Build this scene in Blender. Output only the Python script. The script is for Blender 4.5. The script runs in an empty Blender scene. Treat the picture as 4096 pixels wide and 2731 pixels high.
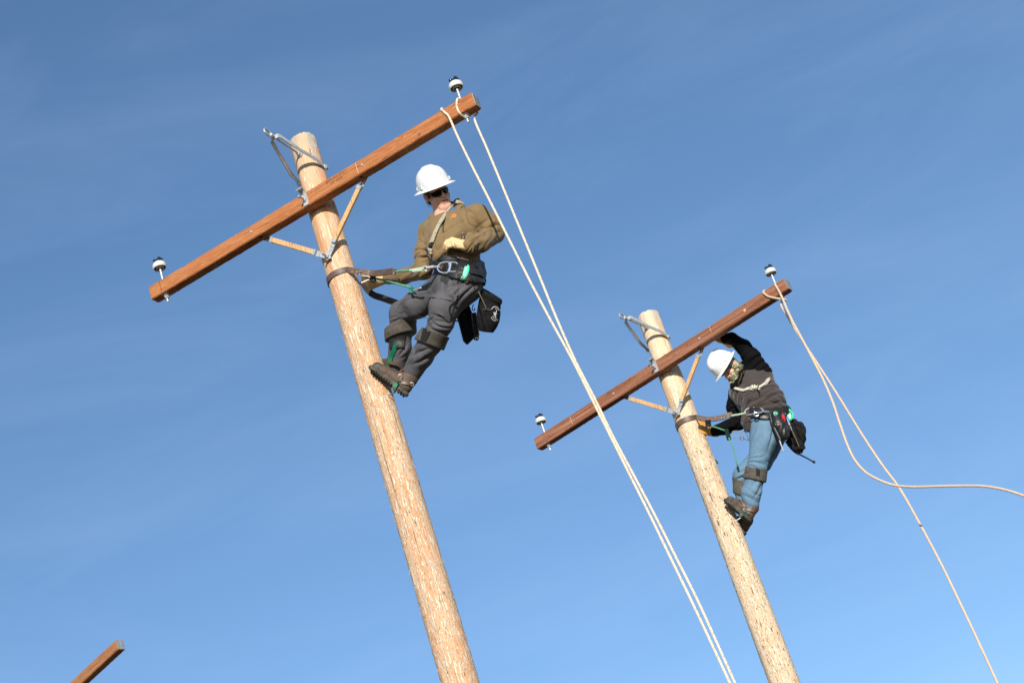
import bpy, bmesh, math, random
import numpy as np
from mathutils import Vector, Matrix
from mathutils.bvhtree import BVHTree
random.seed(7); RNG = np.random.default_rng(11)
S = bpy.context.scene
col = S.collection
rad = math.radians

# ---------------------------------------------------------------- camera
CAM = Vector((0, 0, 1.6)); PITCH = 0.4804; ROLL = -0.3211; FPX = 8000.0
F_ = Vector((0, math.cos(PITCH), math.sin(PITCH)))
U0 = Vector((0, -math.sin(PITCH), math.cos(PITCH))); R0 = Vector((1, 0, 0))
R_ = R0 * math.cos(ROLL) + U0 * math.sin(ROLL)
U_ = -R0 * math.sin(ROLL) + U0 * math.cos(ROLL)
cd = bpy.data.cameras.new('camera'); cam = bpy.data.objects.new('camera', cd); col.objects.link(cam)
cd.sensor_width = 36; cd.lens = FPX * 36 / 4096; cd.clip_start = .1; cd.clip_end = 5000
m = Matrix((R_, U_, -F_)).transposed().to_4x4(); m.translation = CAM; cam.matrix_world = m
cd.dof.use_dof = True; cd.dof.focus_distance = 13.9; cd.dof.aperture_fstop = 4.0
S.camera = cam

# ---------------------------------------------------------------- sky and sun
SUN_EL = rad(17.0); sun_h = Vector((.054, -.998, 0)).normalized()
SD = (sun_h * math.cos(SUN_EL) + Vector((0, 0, math.sin(SUN_EL)))).normalized()
w = bpy.data.worlds.new('World'); S.world = w; w.use_nodes = True
nt = w.node_tree; nt.nodes.clear()
def N(nt, t, **k):
    n = nt.nodes.new(t)
    for a, b in k.items(): setattr(n, a, b)
    return n
out = N(nt, 'ShaderNodeOutputWorld'); bg = N(nt, 'ShaderNodeBackground'); sky = N(nt, 'ShaderNodeTexSky')
sky.sky_type = 'NISHITA'; sky.sun_disc = False; sky.sun_elevation = SUN_EL
sky.sun_rotation = math.atan2(sun_h.x, sun_h.y)
sky.altitude = 1400; sky.air_density = 1.0; sky.dust_density = .35; sky.ozone_density = 1.8
tc = N(nt, 'ShaderNodeTexCoord'); mp = N(nt, 'ShaderNodeMapping'); mp.inputs['Scale'].default_value = (2.2, 2.2, 9); mp.inputs['Rotation'].default_value = (0.25, 0.35, .3)
nz = N(nt, 'ShaderNodeTexNoise'); nz.inputs['Scale'].default_value = 2.3; nz.inputs['Detail'].default_value = 9; nz.inputs['Roughness'].default_value = .62
nz.inputs['Distortion'].default_value = .6
rp = N(nt, 'ShaderNodeValToRGB'); rp.color_ramp.elements[0].position = .42; rp.color_ramp.elements[1].position = .80
rp.color_ramp.elements[1].color = (.075, .075, .075, 1)
mx = N(nt, 'ShaderNodeMixRGB'); mx.inputs['Color2'].default_value = (4.4, 5.6, 7.4, 1)
hs = N(nt, 'ShaderNodeHueSaturation'); hs.inputs['Saturation'].default_value = 1.10
L = nt.links.new
L(tc.outputs['Generated'], mp.inputs['Vector']); L(mp.outputs[0], nz.inputs['Vector']); L(nz.outputs[0], rp.inputs[0])
L(rp.outputs[0], mx.inputs['Fac']); L(sky.outputs[0], hs.inputs['Color']); L(hs.outputs[0], mx.inputs['Color1']); L(mx.outputs[0], bg.inputs['Color'])
bg.inputs['Strength'].default_value = .130; L(bg.outputs[0], out.inputs['Surface'])
sl = bpy.data.lights.new('sun', 'SUN'); sl.energy = 4.6; sl.angle = rad(.53); sl.color = (1, .95, .88)
so = bpy.data.objects.new('sun', sl); col.objects.link(so); so.rotation_euler = SD.to_track_quat('Z', 'Y').to_euler()
so.location = SD * 60
S.view_settings.view_transform = 'Standard'; S.view_settings.look = 'None'; S.view_settings.gamma = 1
S.view_settings.use_curve_mapping = False; S.view_settings.exposure = 0.4

# ---------------------------------------------------------------- photo geometry: a pixel of the 4096 px photo at horizontal distance Y
def ray(x, y): return (F_ + R_ * ((x - 2048) / FPX) - U_ * ((y - 1365.5) / FPX))
def P(x, y, Y): r = ray(x, y); return CAM + r * ((Y - CAM.y) / r.y)
def crop(ox, oy, s): return lambda x, y: (ox + x / s, oy + y / s)
cA = crop(1400, 600, 2.851); cB = crop(1400, 1000, 2.413); cH = crop(1600, 650, 4.48); cG = crop(1700, 920, 6.72)
cK = crop(1850, 1120, 5.6); cM = crop(1400, 1040, 7.467); cN = crop(1450, 1250, 4.237); cQ = crop(1230, 880, 5.228)
cP = crop(2750, 1300, 3.137); cL = crop(2780, 1600, 2.85); cF = crop(2800, 1380, 6.03); cW = crop(2980, 1580, 5.6)

# ---------------------------------------------------------------- materials
MATS = {}
def mat(name, c, rough=.6, metal=0, c2=None, vs=8, vlo=.35, vhi=.65, stretch=(1, 1, 1), bump=0, bs=200, bstretch=None, spec=.5, sheen=0, detail=5, coat=0):
    if name in MATS: return MATS[name]
    M = bpy.data.materials.new(name); M.use_nodes = True; nt = M.node_tree; b = nt.nodes['Principled BSDF']
    b.inputs['Base Color'].default_value = (*c, 1); b.inputs['Roughness'].default_value = rough; b.inputs['Metallic'].default_value = metal
    b.inputs['Specular IOR Level'].default_value = spec
    if sheen: b.inputs['Sheen Weight'].default_value = sheen
    if coat: b.inputs['Coat Weight'].default_value = coat
    tc = N(nt, 'ShaderNodeTexCoord')
    if c2:
        mp = N(nt, 'ShaderNodeMapping'); mp.inputs['Scale'].default_value = stretch
        n = N(nt, 'ShaderNodeTexNoise'); n.inputs['Scale'].default_value = vs; n.inputs['Detail'].default_value = detail
        r = N(nt, 'ShaderNodeValToRGB'); r.color_ramp.elements[0].position = vlo; r.color_ramp.elements[1].position = vhi
        r.color_ramp.elements[0].color = (*c, 1); r.color_ramp.elements[1].color = (*c2, 1)
        nt.links.new(tc.outputs['Object'], mp.inputs[0]); nt.links.new(mp.outputs[0], n.inputs['Vector'])
        nt.links.new(n.outputs[0], r.inputs[0]); nt.links.new(r.outputs[0], b.inputs['Base Color'])
    if bump:
        mp2 = N(nt, 'ShaderNodeMapping'); mp2.inputs['Scale'].default_value = bstretch or (1, 1, 1)
        n2 = N(nt, 'ShaderNodeTexNoise'); n2.inputs['Scale'].default_value = bs; n2.inputs['Detail'].default_value = 4
        bp = N(nt, 'ShaderNodeBump'); bp.inputs['Strength'].default_value = 1; bp.inputs['Distance'].default_value = bump
        nt.links.new(tc.outputs['Object'], mp2.inputs[0]); nt.links.new(mp2.outputs[0], n2.inputs['Vector'])
        nt.links.new(n2.outputs[0], bp.inputs['Height']); nt.links.new(bp.outputs[0], b.inputs['Normal'])
    MATS[name] = M; return M

def layered(name, base, layers, rough=.75, bump=.002, coord='Object'):
    """base colour ramp plus masked layers: each layer (stretch, scale, lo, hi, colour, height, type)"""
    M = bpy.data.materials.new(name); M.use_nodes = True; nt = M.node_tree; b = nt.nodes['Principled BSDF']; b.inputs['Roughness'].default_value = rough
    b.inputs['Specular IOR Level'].default_value = .25
    tc = N(nt, 'ShaderNodeTexCoord'); Lk = nt.links.new
    def tex(st, sc, kind='noise', dist=0, det=5, rotn=(0, 0, 0)):
        mp = N(nt, 'ShaderNodeMapping'); mp.inputs['Scale'].default_value = st; mp.inputs['Rotation'].default_value = rotn; Lk(tc.outputs[coord], mp.inputs[0])
        if kind == 'noise':
            n = N(nt, 'ShaderNodeTexNoise'); n.inputs['Scale'].default_value = sc; n.inputs['Detail'].default_value = det; n.inputs['Distortion'].default_value = dist
            Lk(mp.outputs[0], n.inputs['Vector']); return n.outputs[0]
        if kind == 'vor':
            n = N(nt, 'ShaderNodeTexVoronoi'); n.inputs['Scale'].default_value = sc
            Lk(mp.outputs[0], n.inputs['Vector']); return n.outputs['Distance']
        n = N(nt, 'ShaderNodeTexWave'); n.inputs['Scale'].default_value = sc; n.inputs['Distortion'].default_value = dist; n.inputs['Detail'].default_value = 3
        n.inputs['Detail Scale'].default_value = 1.2
        n.bands_direction = 'Z'; Lk(mp.outputs[0], n.inputs['Vector']); return n.outputs['Fac']
    r = N(nt, 'ShaderNodeValToRGB'); cr = r.color_ramp
    cr.elements[0].position = .3; cr.elements[0].color = (*base[2][0], 1); cr.elements[1].position = .7; cr.elements[1].color = (*base[2][1], 1)
    Lk(tex(base[0], base[1]), r.inputs[0]); c = r.outputs[0]; h = None
    for st, sc, lo, hi, cc, hh, kind, dist, *zm in layers:
        rr = N(nt, 'ShaderNodeValToRGB'); rr.color_ramp.elements[0].position = min(lo, hi); rr.color_ramp.elements[1].position = max(lo, hi)
        if lo > hi: rr.color_ramp.elements[0].color = (1, 1, 1, 1); rr.color_ramp.elements[1].color = (0, 0, 0, 1)
        Lk(tex(st, sc, kind, dist), rr.inputs[0])
        if zm:      # wear that changes with height up the pole
            sx = N(nt, 'ShaderNodeSeparateXYZ'); mr = N(nt, 'ShaderNodeMapRange'); mr.inputs[1].default_value, mr.inputs[2].default_value = zm; Lk(tc.outputs['Object'], sx.inputs[0]); Lk(sx.outputs[2], mr.inputs[0])
            mm = N(nt, 'ShaderNodeMath', operation='MULTIPLY'); Lk(rr.outputs[0], mm.inputs[0]); Lk(mr.outputs[0], mm.inputs[1]); rr = mm
        mx = N(nt, 'ShaderNodeMixRGB'); mx.inputs['Color2'].default_value = (*cc, 1); Lk(rr.outputs[0], mx.inputs['Fac']); Lk(c, mx.inputs['Color1']); c = mx.outputs[0]
        if hh:
            ml = N(nt, 'ShaderNodeMath', operation='MULTIPLY'); ml.inputs[1].default_value = hh; Lk(rr.outputs[0], ml.inputs[0])
            if h is None: h = ml.outputs[0]
            else:
                ad = N(nt, 'ShaderNodeMath', operation='ADD'); Lk(h, ad.inputs[0]); Lk(ml.outputs[0], ad.inputs[1]); h = ad.outputs[0]
    Lk(c, b.inputs['Base Color'])
    if h is not None:
        bp = N(nt, 'ShaderNodeBump'); bp.inputs['Distance'].default_value = bump; Lk(h, bp.inputs['Height']); Lk(bp.outputs[0], b.inputs['Normal'])
    MATS[name] = M; return M

steel = mat('galvanised_steel', (.56, .56, .54), .5, .6, (.42, .42, .41), 60, bump=.0004, bs=300)
alum = mat('bright_aluminium', (.72, .74, .76), .28, .9)
darksteel = mat('dark_steel', (.10, .11, .11), .35, .8)
porcelain = mat('white_porcelain', (.60, .61, .56), .12, 0, spec=.6, coat=.3)
glaze = mat('black_glaze', (.008, .009, .014), .1, 0, spec=.7, coat=.4)
cavity_shade = mat('painted_cavity_shade', (.06, .045, .04), .3)  # hollows under the white insulators: their shade painted in as dark brown
bracewood = layered('brace_wood', ((12, 12, 12), 3, ((.50, .29, .12), (.60, .37, .17))), [((60, 60, 3), 1.3, .55, .66, (.30, .16, .07), -.5, 'noise', 0)], bump=.001)
rope_m = mat('cream_rope', (.74, .63, .47), .9, c2=(.62, .51, .37), vs=120, bump=.0015, bs=500)
tracer_m = mat('red_tracer', (.55, .12, .08), .9)
oldrope_m = mat('grey_cream_rope', (.50, .45, .33), .9, c2=(.30, .27, .19), vs=260, vlo=.45, vhi=.55, bump=.002, bs=350)
tanrope_m = mat('tan_rope', (.68, .52, .36), .9, c2=(.54, .40, .27), vs=120, bump=.0015, bs=400)
leather = mat('brown_leather', (.125, .075, .05), .5, c2=(.085, .05, .035), vs=30, bump=.0005, bs=150)
leather_dk = mat('dark_leather', (.03, .021, .016), .6, c2=(.05, .035, .026), vs=25)
blackleather = mat('black_leather', (.010, .010, .010), .42, c2=(.018, .017, .016), vs=30, bump=.0003, bs=90, spec=.45)
blackcanvas = mat('black_canvas', (.008, .008, .009), .9, c2=(.015, .015, .016), vs=40, bump=.001, bs=60, spec=.15)
plastic_bk = mat('black_plastic', (.012, .012, .013), .3)
rubber = mat('boot_rubber', (.035, .032, .027), .8, c2=(.10, .085, .06), vs=22, vlo=.45, vhi=.7, bump=.002, bs=80)
bootleather = mat('brown_boot_leather', (.10, .058, .034), .75, c2=(.045, .034, .024), vs=18, vlo=.4, vhi=.7, bump=.001, bs=90)
copper = mat('copper_rivet', (.75, .30, .20), .3, .7)
brassy = mat('nickel_rivet', (.75, .72, .60), .25, .8)
greenrope = mat('green_rope', (.05, .26, .13), .8, c2=(.25, .42, .26), vs=260, vlo=.5, vhi=.6, bump=.0015, bs=300)
palegreenrope = mat('pale_green_rope', (.32, .48, .30), .8, c2=(.50, .58, .40), vs=150, bump=.0015, bs=300)
sleeve_pl = mat('clear_sleeve', (.42, .50, .36), .35)
greenpl = mat('green_plastic', (.05, .62, .28), .3)
greensteel = mat('green_painted_steel', (.008, .15, .075), .3, .0, c2=(.015, .19, .10), vs=15, coat=.3)
skin = mat('skin', (.58, .31, .22), .48, c2=(.64, .37, .27), vs=40, bump=.0004, bs=250, spec=.35)
lips = mat('lips', (.42, .14, .12), .4)
mouth = mat('mouth_inside', (.06, .015, .012), .6)
hair_m = mat('brown_hair', (.035, .022, .014), .8, bump=.002, bs=200)
white_hat = mat('white_hard_hat_shell', (.68, .69, .68), .28, spec=.5)
lens_m = mat('smoked_lens', (.004, .004, .005), .15, spec=.2)
jacket_m = mat('olive_brown_softshell', (.180, .112, .040), .8, c2=(.16, .10, .037), vs=10, bump=.0006, bs=240, sheen=.15)
jacket_trim = mat('dark_zip', (.03, .025, .02), .4)
seam_m = mat('brown_seam', (.10, .062, .028), .8)
trouser_m = mat('charcoal_trousers', (.084, .080, .084), .85, c2=(.070, .067, .071), vs=7, bump=.0006, bs=240)
trouser_seam = mat('charcoal_seam', (.025, .024, .026), .85)
pad_m = mat('worn_grey_brown_pad', (.085, .072, .052), .85, c2=(.052, .045, .034), vs=28, vlo=.35, vhi=.7, bump=.001, bs=120)
velcro = mat('black_velcro', (.008, .008, .009), .95)
glove_m = mat('pale_yellow_leather', (.66, .47, .24), .7, c2=(.58, .40, .20), vs=16, bump=.0008, bs=110)
glove_o = mat('orange_leather', (.50, .23, .03), .7, c2=(.40, .18, .025), vs=16, bump=.0008, bs=110)
print_dk = mat('dark_print', (.02, .02, .03), .6)
print_wt = mat('white_print', (.70, .70, .66), .6)
orange_print = mat('orange_print', (.85, .22, .06), .6)
hood_m = mat('charcoal_brown_fleece', (.044, .032, .028), .92, c2=(.036, .026, .023), vs=10, bump=.0008, bs=200, sheen=.2)
blackfleece = mat('black_fleece', (.004, .004, .005), .95, c2=(.006, .006, .007), vs=10, bump=.0008, bs=200, spec=.08)
jeans_m = mat('faded_blue_denim', (.115, .205, .285), .88, c2=(.08, .15, .215), vs=6, vlo=.3, vhi=.75, bump=.0006, bs=260)
jeans_seam = mat('denim_seam', (.16, .27, .34), .88)
redpl = mat('red_plastic', (.55, .02, .02), .3); bluepl = mat('blue_plastic', (.03, .14, .42), .3)
arm1_m = layered('red_brown_crossarm_wood', ((1.2, 14, 14), 2.0, ((.29, .085, .022), (.37, .135, .045))),
    [((2, 8, 45), 3.0, .48, .62, (.42, .18, .07), .4, 'noise', 1.0), ((5, 40, 60), 1.6, .62, .70, (.16, .06, .025), -.6, 'noise', 0),
     ((7, 55, 90), 2.4, .645, .68, (.58, .33, .17), .7, 'noise', .4), ((.7, 22, 60), 1.5, .665, .69, (.05, .02, .012), -1.0, 'noise', .2)], bump=.0015)
arm2_m = layered('dark_red_crossarm_wood', ((1.2, 14, 14), 2.0, ((.185, .068, .034), (.245, .10, .052))),
    [((1.2, 20, 70), 1.2, .50, .60, (.33, .155, .09), .6, 'noise', .2), ((9, 30, 50), 2.2, .64, .70, (.07, .028, .02), -.8, 'noise', 0), ((.7, 22, 60), 1.5, .665, .69, (.05, .02, .012), -1.0, 'noise', .2)], bump=.0015)
arm3_m = layered('orange_brown_crossarm_wood', ((1.2, 14, 14), 2.0, ((.30, .125, .05), (.38, .18, .075))),
    [((3, 12, 30), 1.6, .50, .65, (.24, .09, .04), 0, 'noise', 0)], bump=.001)
endwood = mat('end_grain', (.25, .10, .05), .8, c2=(.16, .06, .03), vs=60)
def polewood(name, a, b2, pale, orange, pit=.66):
    return layered(name, ((2.2, 2.2, .7), 2.4, (a, b2)),
        [((18, 18, 1.6), 1.1, .46, .60, orange, 0, 'noise', .5),
         ((48, 48, 3.6), 1.0, .55, .58, pale, .7, 'noise', 1.3, 8.4, 9.2),
         ((68, 68, 6.5), 1.0, .54, .585, pale, 1.0, 'noise', 1.8, 9.2, 8.4),
         ((110, 110, 13), 1.1, .56, .59, pale, .8, 'noise', 1.2, 9.4, 8.0),
         ((75, 75, 15), 1.3, pit, pit + .03, (.16, .09, .05), -1.0, 'noise', .8, 9.2, 8.1),
         ((60, 60, .9), 1.0, .665, .69, (.22, .14, .09), -1.0, 'noise', .2),
         ((9, 9, 1.2), 1.5, .50, .62, (.38, .34, .29), 0, 'noise', .3, 9.45, 9.85),
         ((5, 5, 1.2), 1.3, .60, .74, (.40, .33, .25), 0, 'noise', 0)], rough=.85, bump=.003)
pole1_m = polewood('peeled_orange_pole_wood', (.54, .32, .17), (.60, .40, .245), (.72, .58, .42), (.56, .27, .125))
pole2_m = polewood('peeled_pale_pole_wood', (.62, .44, .27), (.66, .51, .34), (.76, .64, .48), (.60, .39, .22), .62)
ground_m = layered('dry_gravel_ground', ((1, 1, 1), .4, ((.075, .06, .045), (.11, .085, .06))), [((1, 1, 1), 30, .5, .6, (.15, .125, .10), .5, 'noise', 0)], rough=.95, bump=.01)
camo_m = layered('camouflage_fabric', ((1, 1, 1), 9, ((.10, .12, .055), (.13, .155, .07))),
    [((1, 1, 1), 16, .52, .54, (.38, .36, .25), 0, 'noise', 1.0), ((1, 1, 1), 21, .56, .58, (.08, .045, .025), 0, 'noise', 1.5), ((1, 1, 1.4), 34, .58, .60, (.03, .035, .035), 0, 'noise', 2.0)], rough=.9)

# ---------------------------------------------------------------- object helpers
OFF = {}
def me_from(name, vs, fs, mats, mi=None, smooth=True, sharp=38):
    me = bpy.data.meshes.new(name); me.from_pydata([tuple(v) for v in vs], [], [tuple(int(i) for i in f) for f in fs])
    for m_ in (mats if isinstance(mats, (list, tuple)) else [mats]): me.materials.append(m_)
    if mi is not None: me.polygons.foreach_set('material_index', np.array(mi, dtype=np.int32))
    if smooth:
        me.polygons.foreach_set('use_smooth', np.ones(len(me.polygons), dtype=bool))
        if sharp: me.set_sharp_from_angle(angle=rad(sharp))
    me.update(); return me
def thing(name, label, cat, loc, group=None, rz=0):
    o = bpy.data.objects.new(name, None); col.objects.link(o); o.location = loc; o.rotation_euler.z = rz; o.empty_display_size = .1
    o['label'] = label; o['category'] = cat
    if group: o['group'] = group
    OFF[o] = Vector(loc) if not rz else Vector((0, 0, 0)); return o
def obj(name, geo, mats, parent=None, label=None, smooth=True, sharp=38, mi=None):
    vs, fs = geo[0], geo[1]
    if len(geo) > 2: mi = geo[2]
    off = OFF[parent] if parent else None
    if off is not None: vs = [Vector(v) - off for v in vs]
    o = bpy.data.objects.new(name, me_from(name, vs, fs, mats, mi, smooth, sharp)); col.objects.link(o)
    if parent: o.parent = parent; OFF[o] = off
    if label: o['label'] = label
    return o
def solo(name, geo, mats, label, cat, group=None, smooth=True, sharp=38):
    vs = [Vector(v) for v in geo[0]]; c = sum(vs, Vector()) / len(vs)
    mi = geo[2] if len(geo) > 2 else None
    o = bpy.data.objects.new(name, me_from(name, [v - c for v in vs], geo[1], mats, mi, smooth, sharp)); col.objects.link(o); o.location = c
    o['label'] = label; o['category'] = cat
    if group: o['group'] = group
    OFF[o] = c; return o
def join(*gs):
    V, Fc, MI = [], [], []
    for g in gs:
        n = len(V); V += [Vector(v) for v in g[0]]; Fc += [tuple(i + n for i in f) for f in g[1]]; MI += list(g[2]) if len(g) > 2 else [0] * len(g[1])
    return V, Fc, MI
def cr(pts, step=None, n=8):
    """Catmull-Rom through points"""
    p = [Vector(q) for q in pts]; p = [p[0] * 2 - p[1]] + p + [p[-1] * 2 - p[-2]]; o = []
    for i in range(1, len(p) - 2):
        k = n if step is None else max(1, int((p[i + 1] - p[i]).length / step))
        for j in range(k):
            t = j / k; a, b, c, d = p[i - 1], p[i], p[i + 1], p[i + 2]
            o.append(.5 * ((2 * b) + (c - a) * t + (2 * a - 5 * b + 4 * c - d) * t * t + (3 * b - a - 3 * c + d) * t ** 3))
    o.append(p[-2]); return o
def frames(pts, ref=None):
    n = len(pts); T = [(pts[min(i + 1, n - 1)] - pts[max(i - 1, 0)]).normalized() for i in range(n)]
    a = ref or Vector((0, 0, 1)); a = Vector(a)
    if abs(a.dot(T[0])) > .95: a = Vector((1, 0, 0))
    A = (a - T[0] * a.dot(T[0])).normalized(); fr = []
    for i in range(n):
        A = (A - T[i] * A.dot(T[i])).normalized(); fr.append((A.copy(), T[i].cross(A)))
    return T, fr
def tube(pts, r, seg=8, caps=True, closed=False):
    pts = [Vector(p) for p in pts]; n = len(pts); T, fr = frames(pts)
    rr = r if isinstance(r, (list, tuple)) else [r] * n
    V, Fc = [], []
    for i in range(n):
        A, B = fr[i]
        for k in range(seg):
            th = 2 * math.pi * k / seg; V.append(pts[i] + (A * math.cos(th) + B * math.sin(th)) * rr[i])
    for i in range(n - 1):
        for k in range(seg):
            k2 = (k + 1) % seg; Fc.append((i * seg + k, i * seg + k2, (i + 1) * seg + k2, (i + 1) * seg + k))
    if caps: Fc.append(tuple(range(seg))[::-1]); Fc.append(tuple((n - 1) * seg + k for k in range(seg)))
    return V, Fc, [0] * len(Fc)
def ring(c, ax1, ax2, r1, r2, r, n=20, seg=6, a0=0, a1=360):
    c = Vector(c); ax1 = Vector(ax1).normalized(); ax2 = Vector(ax2).normalized(); pts = []
    for i in range(n + 1):
        t = rad(a0 + (a1 - a0) * i / n); pts.append(c + ax1 * (r1 * math.cos(t)) + ax2 * (r2 * math.sin(t)))
    return tube(pts, r, seg, caps=(a1 - a0) < 360)
def rope(pts, r, pitch=.055, step=.006, strands=3, seg=12, trace=True):
    pts = cr(pts, step); n = len(pts); T, fr = frames(pts); V, Fc, MI = [], [], []; s = 0
    for i in range(n):
        if i: s += (pts[i] - pts[i - 1]).length
        A, B = fr[i]; ph = 2 * math.pi * s / pitch
        for k in range(seg):
            th = 2 * math.pi * k / seg; rr = r * (.76 + .24 * abs(math.cos(strands / 2 * th)))
            a = th + ph; V.append(pts[i] + (A * math.cos(a) + B * math.sin(a)) * rr)
    for i in range(n - 1):
        for k in range(seg):
            k2 = (k + 1) % seg; Fc.append((i * seg + k, i * seg + k2, (i + 1) * seg + k2, (i + 1) * seg + k)); MI.append(1 if trace and k == 1 and (i // 5) % 2 == 0 else 0)
    Fc.append(tuple(range(seg))[::-1]); Fc.append(tuple((n - 1) * seg + k for k in range(seg))); MI += [0, 0]
    return V, Fc, MI
def ribbon(pts, wdir, width, th, ws=None):
    """flat strap along pts; wdir = width direction (vector or list)"""
    pts = [Vector(p) for p in pts]; n = len(pts); V, Fc = [], []
    for i in range(n):
        T = (pts[min(i + 1, n - 1)] - pts[max(i - 1, 0)]).normalized()
        W = Vector(wdir[i] if isinstance(wdir, list) else wdir); W = (W - T * W.dot(T)).normalized(); Nn = T.cross(W)
        hw = (ws[i] if ws else width) / 2
        for a, b in ((-1, -1), (1, -1), (1, 1), (-1, 1)): V.append(pts[i] + W * hw * a + Nn * th / 2 * b)
    for i in range(n - 1):
        for k in range(4): k2 = (k + 1) % 4; Fc.append((i * 4 + k, i * 4 + k2, i * 4 + 4 + k2, i * 4 + 4 + k))
    Fc.append((3, 2, 1, 0)); Fc.append(tuple((n - 1) * 4 + k for k in range(4)))
    return V, Fc, [0] * len(Fc)
def box(c, ax, ay, az, sx, sy, sz, bev=0):
    """box with chamfered edges along az; axes unit vectors"""
    c = Vector(c); ax, ay, az = Vector(ax), Vector(ay), Vector(az); V, Fc = [], []
    b = bev; hx, hy = sx / 2, sy / 2
    prof = [(-hx + b, -hy), (hx - b, -hy), (hx, -hy + b), (hx, hy - b), (hx - b, hy), (-hx + b, hy), (-hx, hy - b), (-hx, -hy + b)] if b else [(-hx, -hy), (hx, -hy), (hx, hy), (-hx, hy)]
    n = len(prof)
    for s in (-1, 1):
        for x, y in prof: V.append(c + ax * x + ay * y + az * (s * sz / 2))
    for k in range(n): k2 = (k + 1) % n; Fc.append((k, k2, n + k2, n + k))
    Fc.append(tuple(range(n))[::-1]); Fc.append(tuple(range(n, 2 * n)))
    return V, Fc, [0] * len(Fc)
def lathe(prof, c, up, seg=28, ax=None, sq=1):
    c = Vector(c); up = Vector(up).normalized(); a = Vector(ax) if ax else (Vector((1, 0, 0)) if abs(up.x) < .9 else Vector((0, 1, 0)))
    a = (a - up * a.dot(up)).normalized(); b = up.cross(a); V, Fc = [], []
    for r, z in prof:
        for k in range(seg): t = 2 * math.pi * k / seg; V.append(c + up * z + (a * math.cos(t) + b * math.sin(t) * sq) * max(r, 1e-5))
    for i in range(len(prof) - 1):
        for k in range(seg): k2 = (k + 1) % seg; Fc.append((i * seg + k, i * seg + k2, (i + 1) * seg + k2, (i + 1) * seg + k))
    return V, Fc, [0] * len(Fc)
def disc(c, n, r, h, seg=12, dome=.5):
    return lathe([(r, 0), (r, h * .5), (r * .75, h), (r * .35, h * (1 + dome * .2)), (r * .28, h * .7), (0, h * .7)], c, n, seg)
def hexnut(c, n, r, h, seg=6): return lathe([(0, 0), (r, 0), (r, h), (0, h)], c, n, seg)
def poly(pts, nrm, th):
    """extruded flat polygon"""
    pts = [Vector(p) for p in pts]; nrm = Vector(nrm).normalized(); n = len(pts)
    V = [p - nrm * th / 2 for p in pts] + [p + nrm * th / 2 for p in pts]
    Fc = [tuple(range(n))[::-1], tuple(range(n, 2 * n))] + [(k, (k + 1) % n, n + (k + 1) % n, n + k) for k in range(n)]
    return V, Fc, [0] * len(Fc)

# ---------------------------------------------------------------- signed distance modelling
def va(v): return np.array(v, dtype=np.float32)
def cone(a, b, ra, rb=None, k=.03, flat=None, fs=1.0):
    return ('c', va(a), va(b), float(ra), float(ra if rb is None else rb), k, None if flat is None else va(Vector(flat).normalized()), fs)
def ell(c, axes, r, k=.03): return ('e', va(c), np.array([va(a) for a in axes]), va(r), 0, k, None, 1)
def pd(pr, X, grow=0.0):
    if pr[0] == 'c':
        _, a, b, ra, rb, k, fl, fs = pr
        p = X - a; ab = b - a
        if fl is not None:
            q = fl - ab * (fl @ ab) / max(ab @ ab, 1e-9); nq = np.linalg.norm(q)
            if nq > 1e-5:
                q = q / nq; p = p + (1 / fs - 1) * (p @ q)[..., None] * q
        t = np.clip((p @ ab) / max(ab @ ab, 1e-9), 0, 1)
        return np.linalg.norm(p - t[..., None] * ab, axis=-1) - (ra + (rb - ra) * t) - grow
    _, c, A, r, _, k, _, _ = pr
    q = (X - c) @ A.T / (r + grow); n = np.linalg.norm(q, axis=-1)
    return (n - 1) * float(np.min(r + grow))
def bbox(pr, pad):
    if pr[0] == 'c': lo = np.minimum(pr[1] - pr[3], pr[2] - pr[4]); hi = np.maximum(pr[1] + pr[3], pr[2] + pr[4]); return lo - pad, hi + pad
    r = float(np.max(pr[3])); return pr[1] - r - pad, pr[1] + r + pad
def smin(a, b, k):
    h = np.maximum(k - np.abs(a - b), 0) / k; return np.minimum(a, b) - h * h * k * .25
def field(prims, X, grow=0.0):
    D = np.full(X.shape[:-1], 1.0, dtype=np.float32)
    for pr in prims: D = smin(D, pd(pr, X, grow), pr[5])
    return D
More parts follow.
